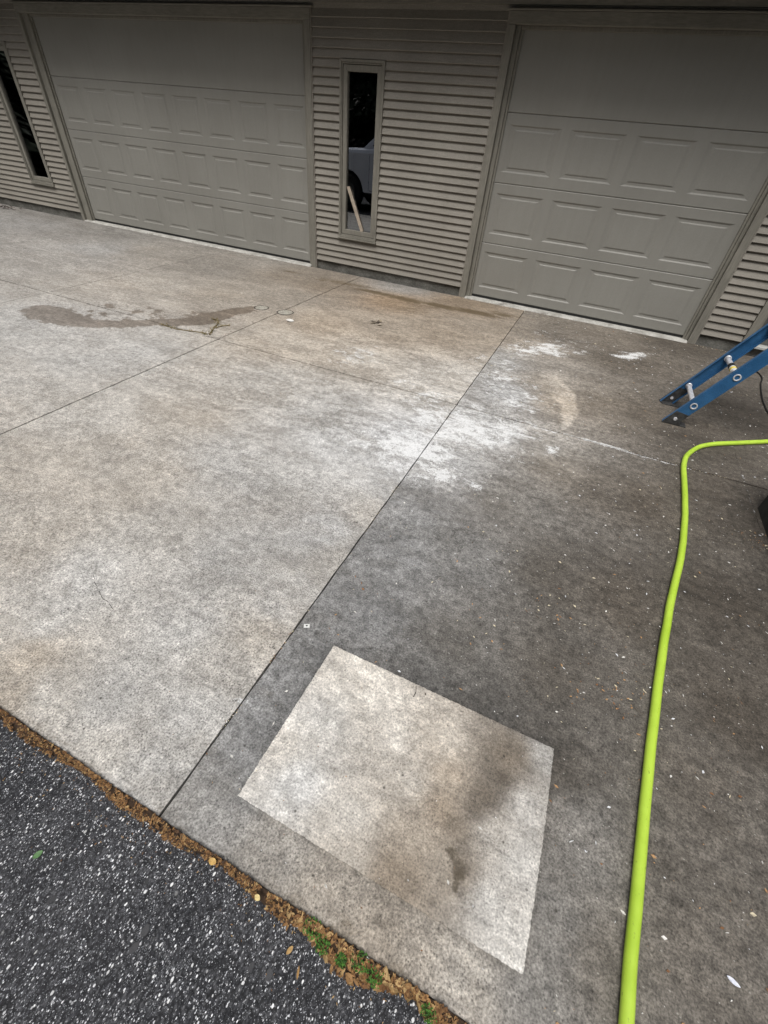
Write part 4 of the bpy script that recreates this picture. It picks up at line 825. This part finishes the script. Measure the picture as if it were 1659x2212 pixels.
for sg in (-1, 1):
    yy = lambda z: sg*(.845-.12*(z-1.1)/.56)
    b = MB(); W_ = [(-4.32,1.16),(-3.85,1.54),(-3.42,1.585),(-3.36,1.16)]; b.hull([L_(x, z, yy(z)+sg*.003) for x, z in W_], [L_(x, z, yy(z)-sg*.02) for x, z in W_]); b.build('side_window', M['cargl'], tr)
    b = MB(); W_ = [(-3.28,1.16),(-3.30,1.585),(-2.75,1.585),(-2.60,1.16)]; b.hull([L_(x, z, yy(z)+sg*.003) for x, z in W_], [L_(x, z, yy(z)-sg*.02) for x, z in W_]); b.build('side_window', M['cargl'], tr)
    b = MB(); b.box(-3.75-off.x-.06, -3.75-off.x+.08, sg*.935-.012, sg*.935+.012, .92-off.z, .945-off.z); b.build('door_handle', M['car'], tr, .005)
    b = MB()      # door outline: dark seam standing 1 mm proud
    for x0_, x1_, z0_, z1_ in ((-4.345,-4.337,.33,1.0),(-3.32,-3.312,.33,1.0),(-4.335,-3.322,.33,.338)): b.box(x0_-off.x, x1_-off.x, sg*(YS+.001)-.002, sg*(YS+.001)+.002, z0_-off.z, z1_-off.z)
    b.build('door_seam', M['seal'], tr)
    b = MB(); b.box(-4.05-off.x-.06, -4.05-off.x+.05, sg*.99-.09, sg*.99+.09, 1.16-off.z, 1.30-off.z); b.build('mirror', M['seal'], tr, .02)
    b = MB(); b.box(-5.835-off.x, -5.70-off.x, sg*.70-.14, sg*.70+.14, .74-off.z, .90-off.z); b.build('headlight', M['glass'] if 0 else M['alu'], tr, .02)
    for cx_ in wx:
        w = empty('wheel', parent=tr); c = Vector(L_(cx_, wz, sg*.80))
        N = 40
        ring = lambda rr, y_: [c+Vector((math.cos(q*2*math.pi/N)*rr, sg*y_, math.sin(q*2*math.pi/N)*rr)) for q in range(N)]
        b = MB(); Ls = [ring(.22, .095), ring(.33, .11), ring(.365, .08), ring(.368, -.08), ring(.33, -.11), ring(.2, -.11)]
        for U, Wq in zip(Ls[:-1], Ls[1:]): b.add(U+Wq, [(q, (q+1) % N, N+(q+1) % N, N+q) for q in range(N)], 0, True)
        b.build('tyre', M['tyre'], w)
        b = MB(); Ls = [ring(.22, .095), ring(.21, .08), ring(.18, .04), ring(.07, .06), ring(.05, .085)]
        for U, Wq in zip(Ls[:-1], Ls[1:]): b.add(U+Wq, [(q, (q+1) % N, N+(q+1) % N, N+q) for q in range(N)], 0, True)
        b.add(Ls[-1], [tuple(range(N))]); b.build('rim', M['steel'], w)
b = MB(); b.hull([L_(-4.58,1.10,-.70),L_(-4.58,1.10,.70),L_(-4.0,1.56,.62),L_(-4.0,1.56,-.62)], [L_(-4.61,1.11,-.70),L_(-4.61,1.11,.70),L_(-4.03,1.58,.62),L_(-4.03,1.58,-.62)]); b.build('windscreen', M['cargl'], tr)
b = MB(); b.box(-5.93-off.x, -5.80-off.x, -.9, .9, .30-off.z, .50-off.z); b.build('bumper', M['steel'], tr, .03); b = MB(); b.box(-.78-off.x, -.66-off.x, -.9, .9, .32-off.z, .48-off.z); b.build('bumper', M['steel'], tr, .03)
b = MB(); b.box(-5.5-off.x, -1.0-off.x, -.70, .70, .18-off.z, .62-off.z); b.build('chassis', M['dark'], tr)

# ================================================================== TREES behind the camera, more added at the left (dark in the window glass)
def make_tree(seed, H):
    rr = random.Random(seed); t = empty('spruce_tree')
    b = MB(); b.tube([(0,0,-.3),(0,0,H*.4),(.1,.05,H*.97)], [.22,.15,.02], 9)
    for k in range(40):
        z = H*(.04+.9*k/40); a = k*2.4; r_ = (1-z/H)**.85*H*.26; b.tube([(0,0,z),(math.cos(a)*r_, math.sin(a)*r_, z-.12*r_)], [.045*(1-z/H)+.012,.006], 5)
    b.build('trunk', M['bark'], t)
    V = []; F = []
    for i in range(15000):
        z = H*(1-rr.random()**.62)*.98+.05; rm = (1-z/H)**.85*H*.27*(.75+.25*math.sin(z*5+seed)); a = rr.uniform(0, 6.28); d_ = rm*rr.random()**.45
        c = Vector((math.cos(a)*d_, math.sin(a)*d_, z-.15*d_)); L = rr.uniform(.18, .42); w_ = L*.34
        ax = Vector((math.cos(a), math.sin(a), -.35+rr.uniform(-.3,.3))).normalized(); sd_ = ax.cross(Vector((rr.uniform(-.4,.4), rr.uniform(-.4,.4), 1))).normalized()
        bi = len(V); V += [tuple(c-ax*L/2), tuple(c+sd_*w_/2), tuple(c+ax*L/2), tuple(c-sd_*w_/2)]; F.append((bi, bi+1, bi+2, bi+3))
    me = bpy.data.meshes.new('crown'); me.from_pydata(V, [], F); me.materials.append(M['leaf']); o = bpy.data.objects.new('crown', me); COL.objects.link(o); o.parent = t
    return t
base = [make_tree(3, 11.0), make_tree(8, 9.5)]
def copy_thing(src):
    r_ = src.copy(); COL.objects.link(r_)
    for ch in src.children: c = ch.copy(); COL.objects.link(c); c.parent = r_
    return r_
k = 0
rt = random.Random(5)
for row, (yy, nT, x0_, x1_) in enumerate(((-12.5, 20, -42, 8), (-16.0, 18, -44, 12), (-9.2, 4, -19, -14.5), (-3.6, 2, -15.5, -14.2))):  # last row: unseen trees added at the left to block sky light
    for i in range(nT):
        s = base[k % 2]; o = s if k < 2 else copy_thing(s)
        o.location = (x0_+(x1_-x0_)*i/(nT-1)+rt.uniform(-.6, .6), yy+rt.uniform(-.7, .7), -.3); o.rotation_euler = (0, 0, rt.uniform(0, 6.28)); sc = rt.uniform(.85, 1.2); o.scale = (sc*1.15, sc*1.15, sc)
        tag(o, 'out-of-frame dark spruce behind or left of the lane, mirrored as black in the windows', 'spruce tree', 'dark spruces behind the lane'); k += 1
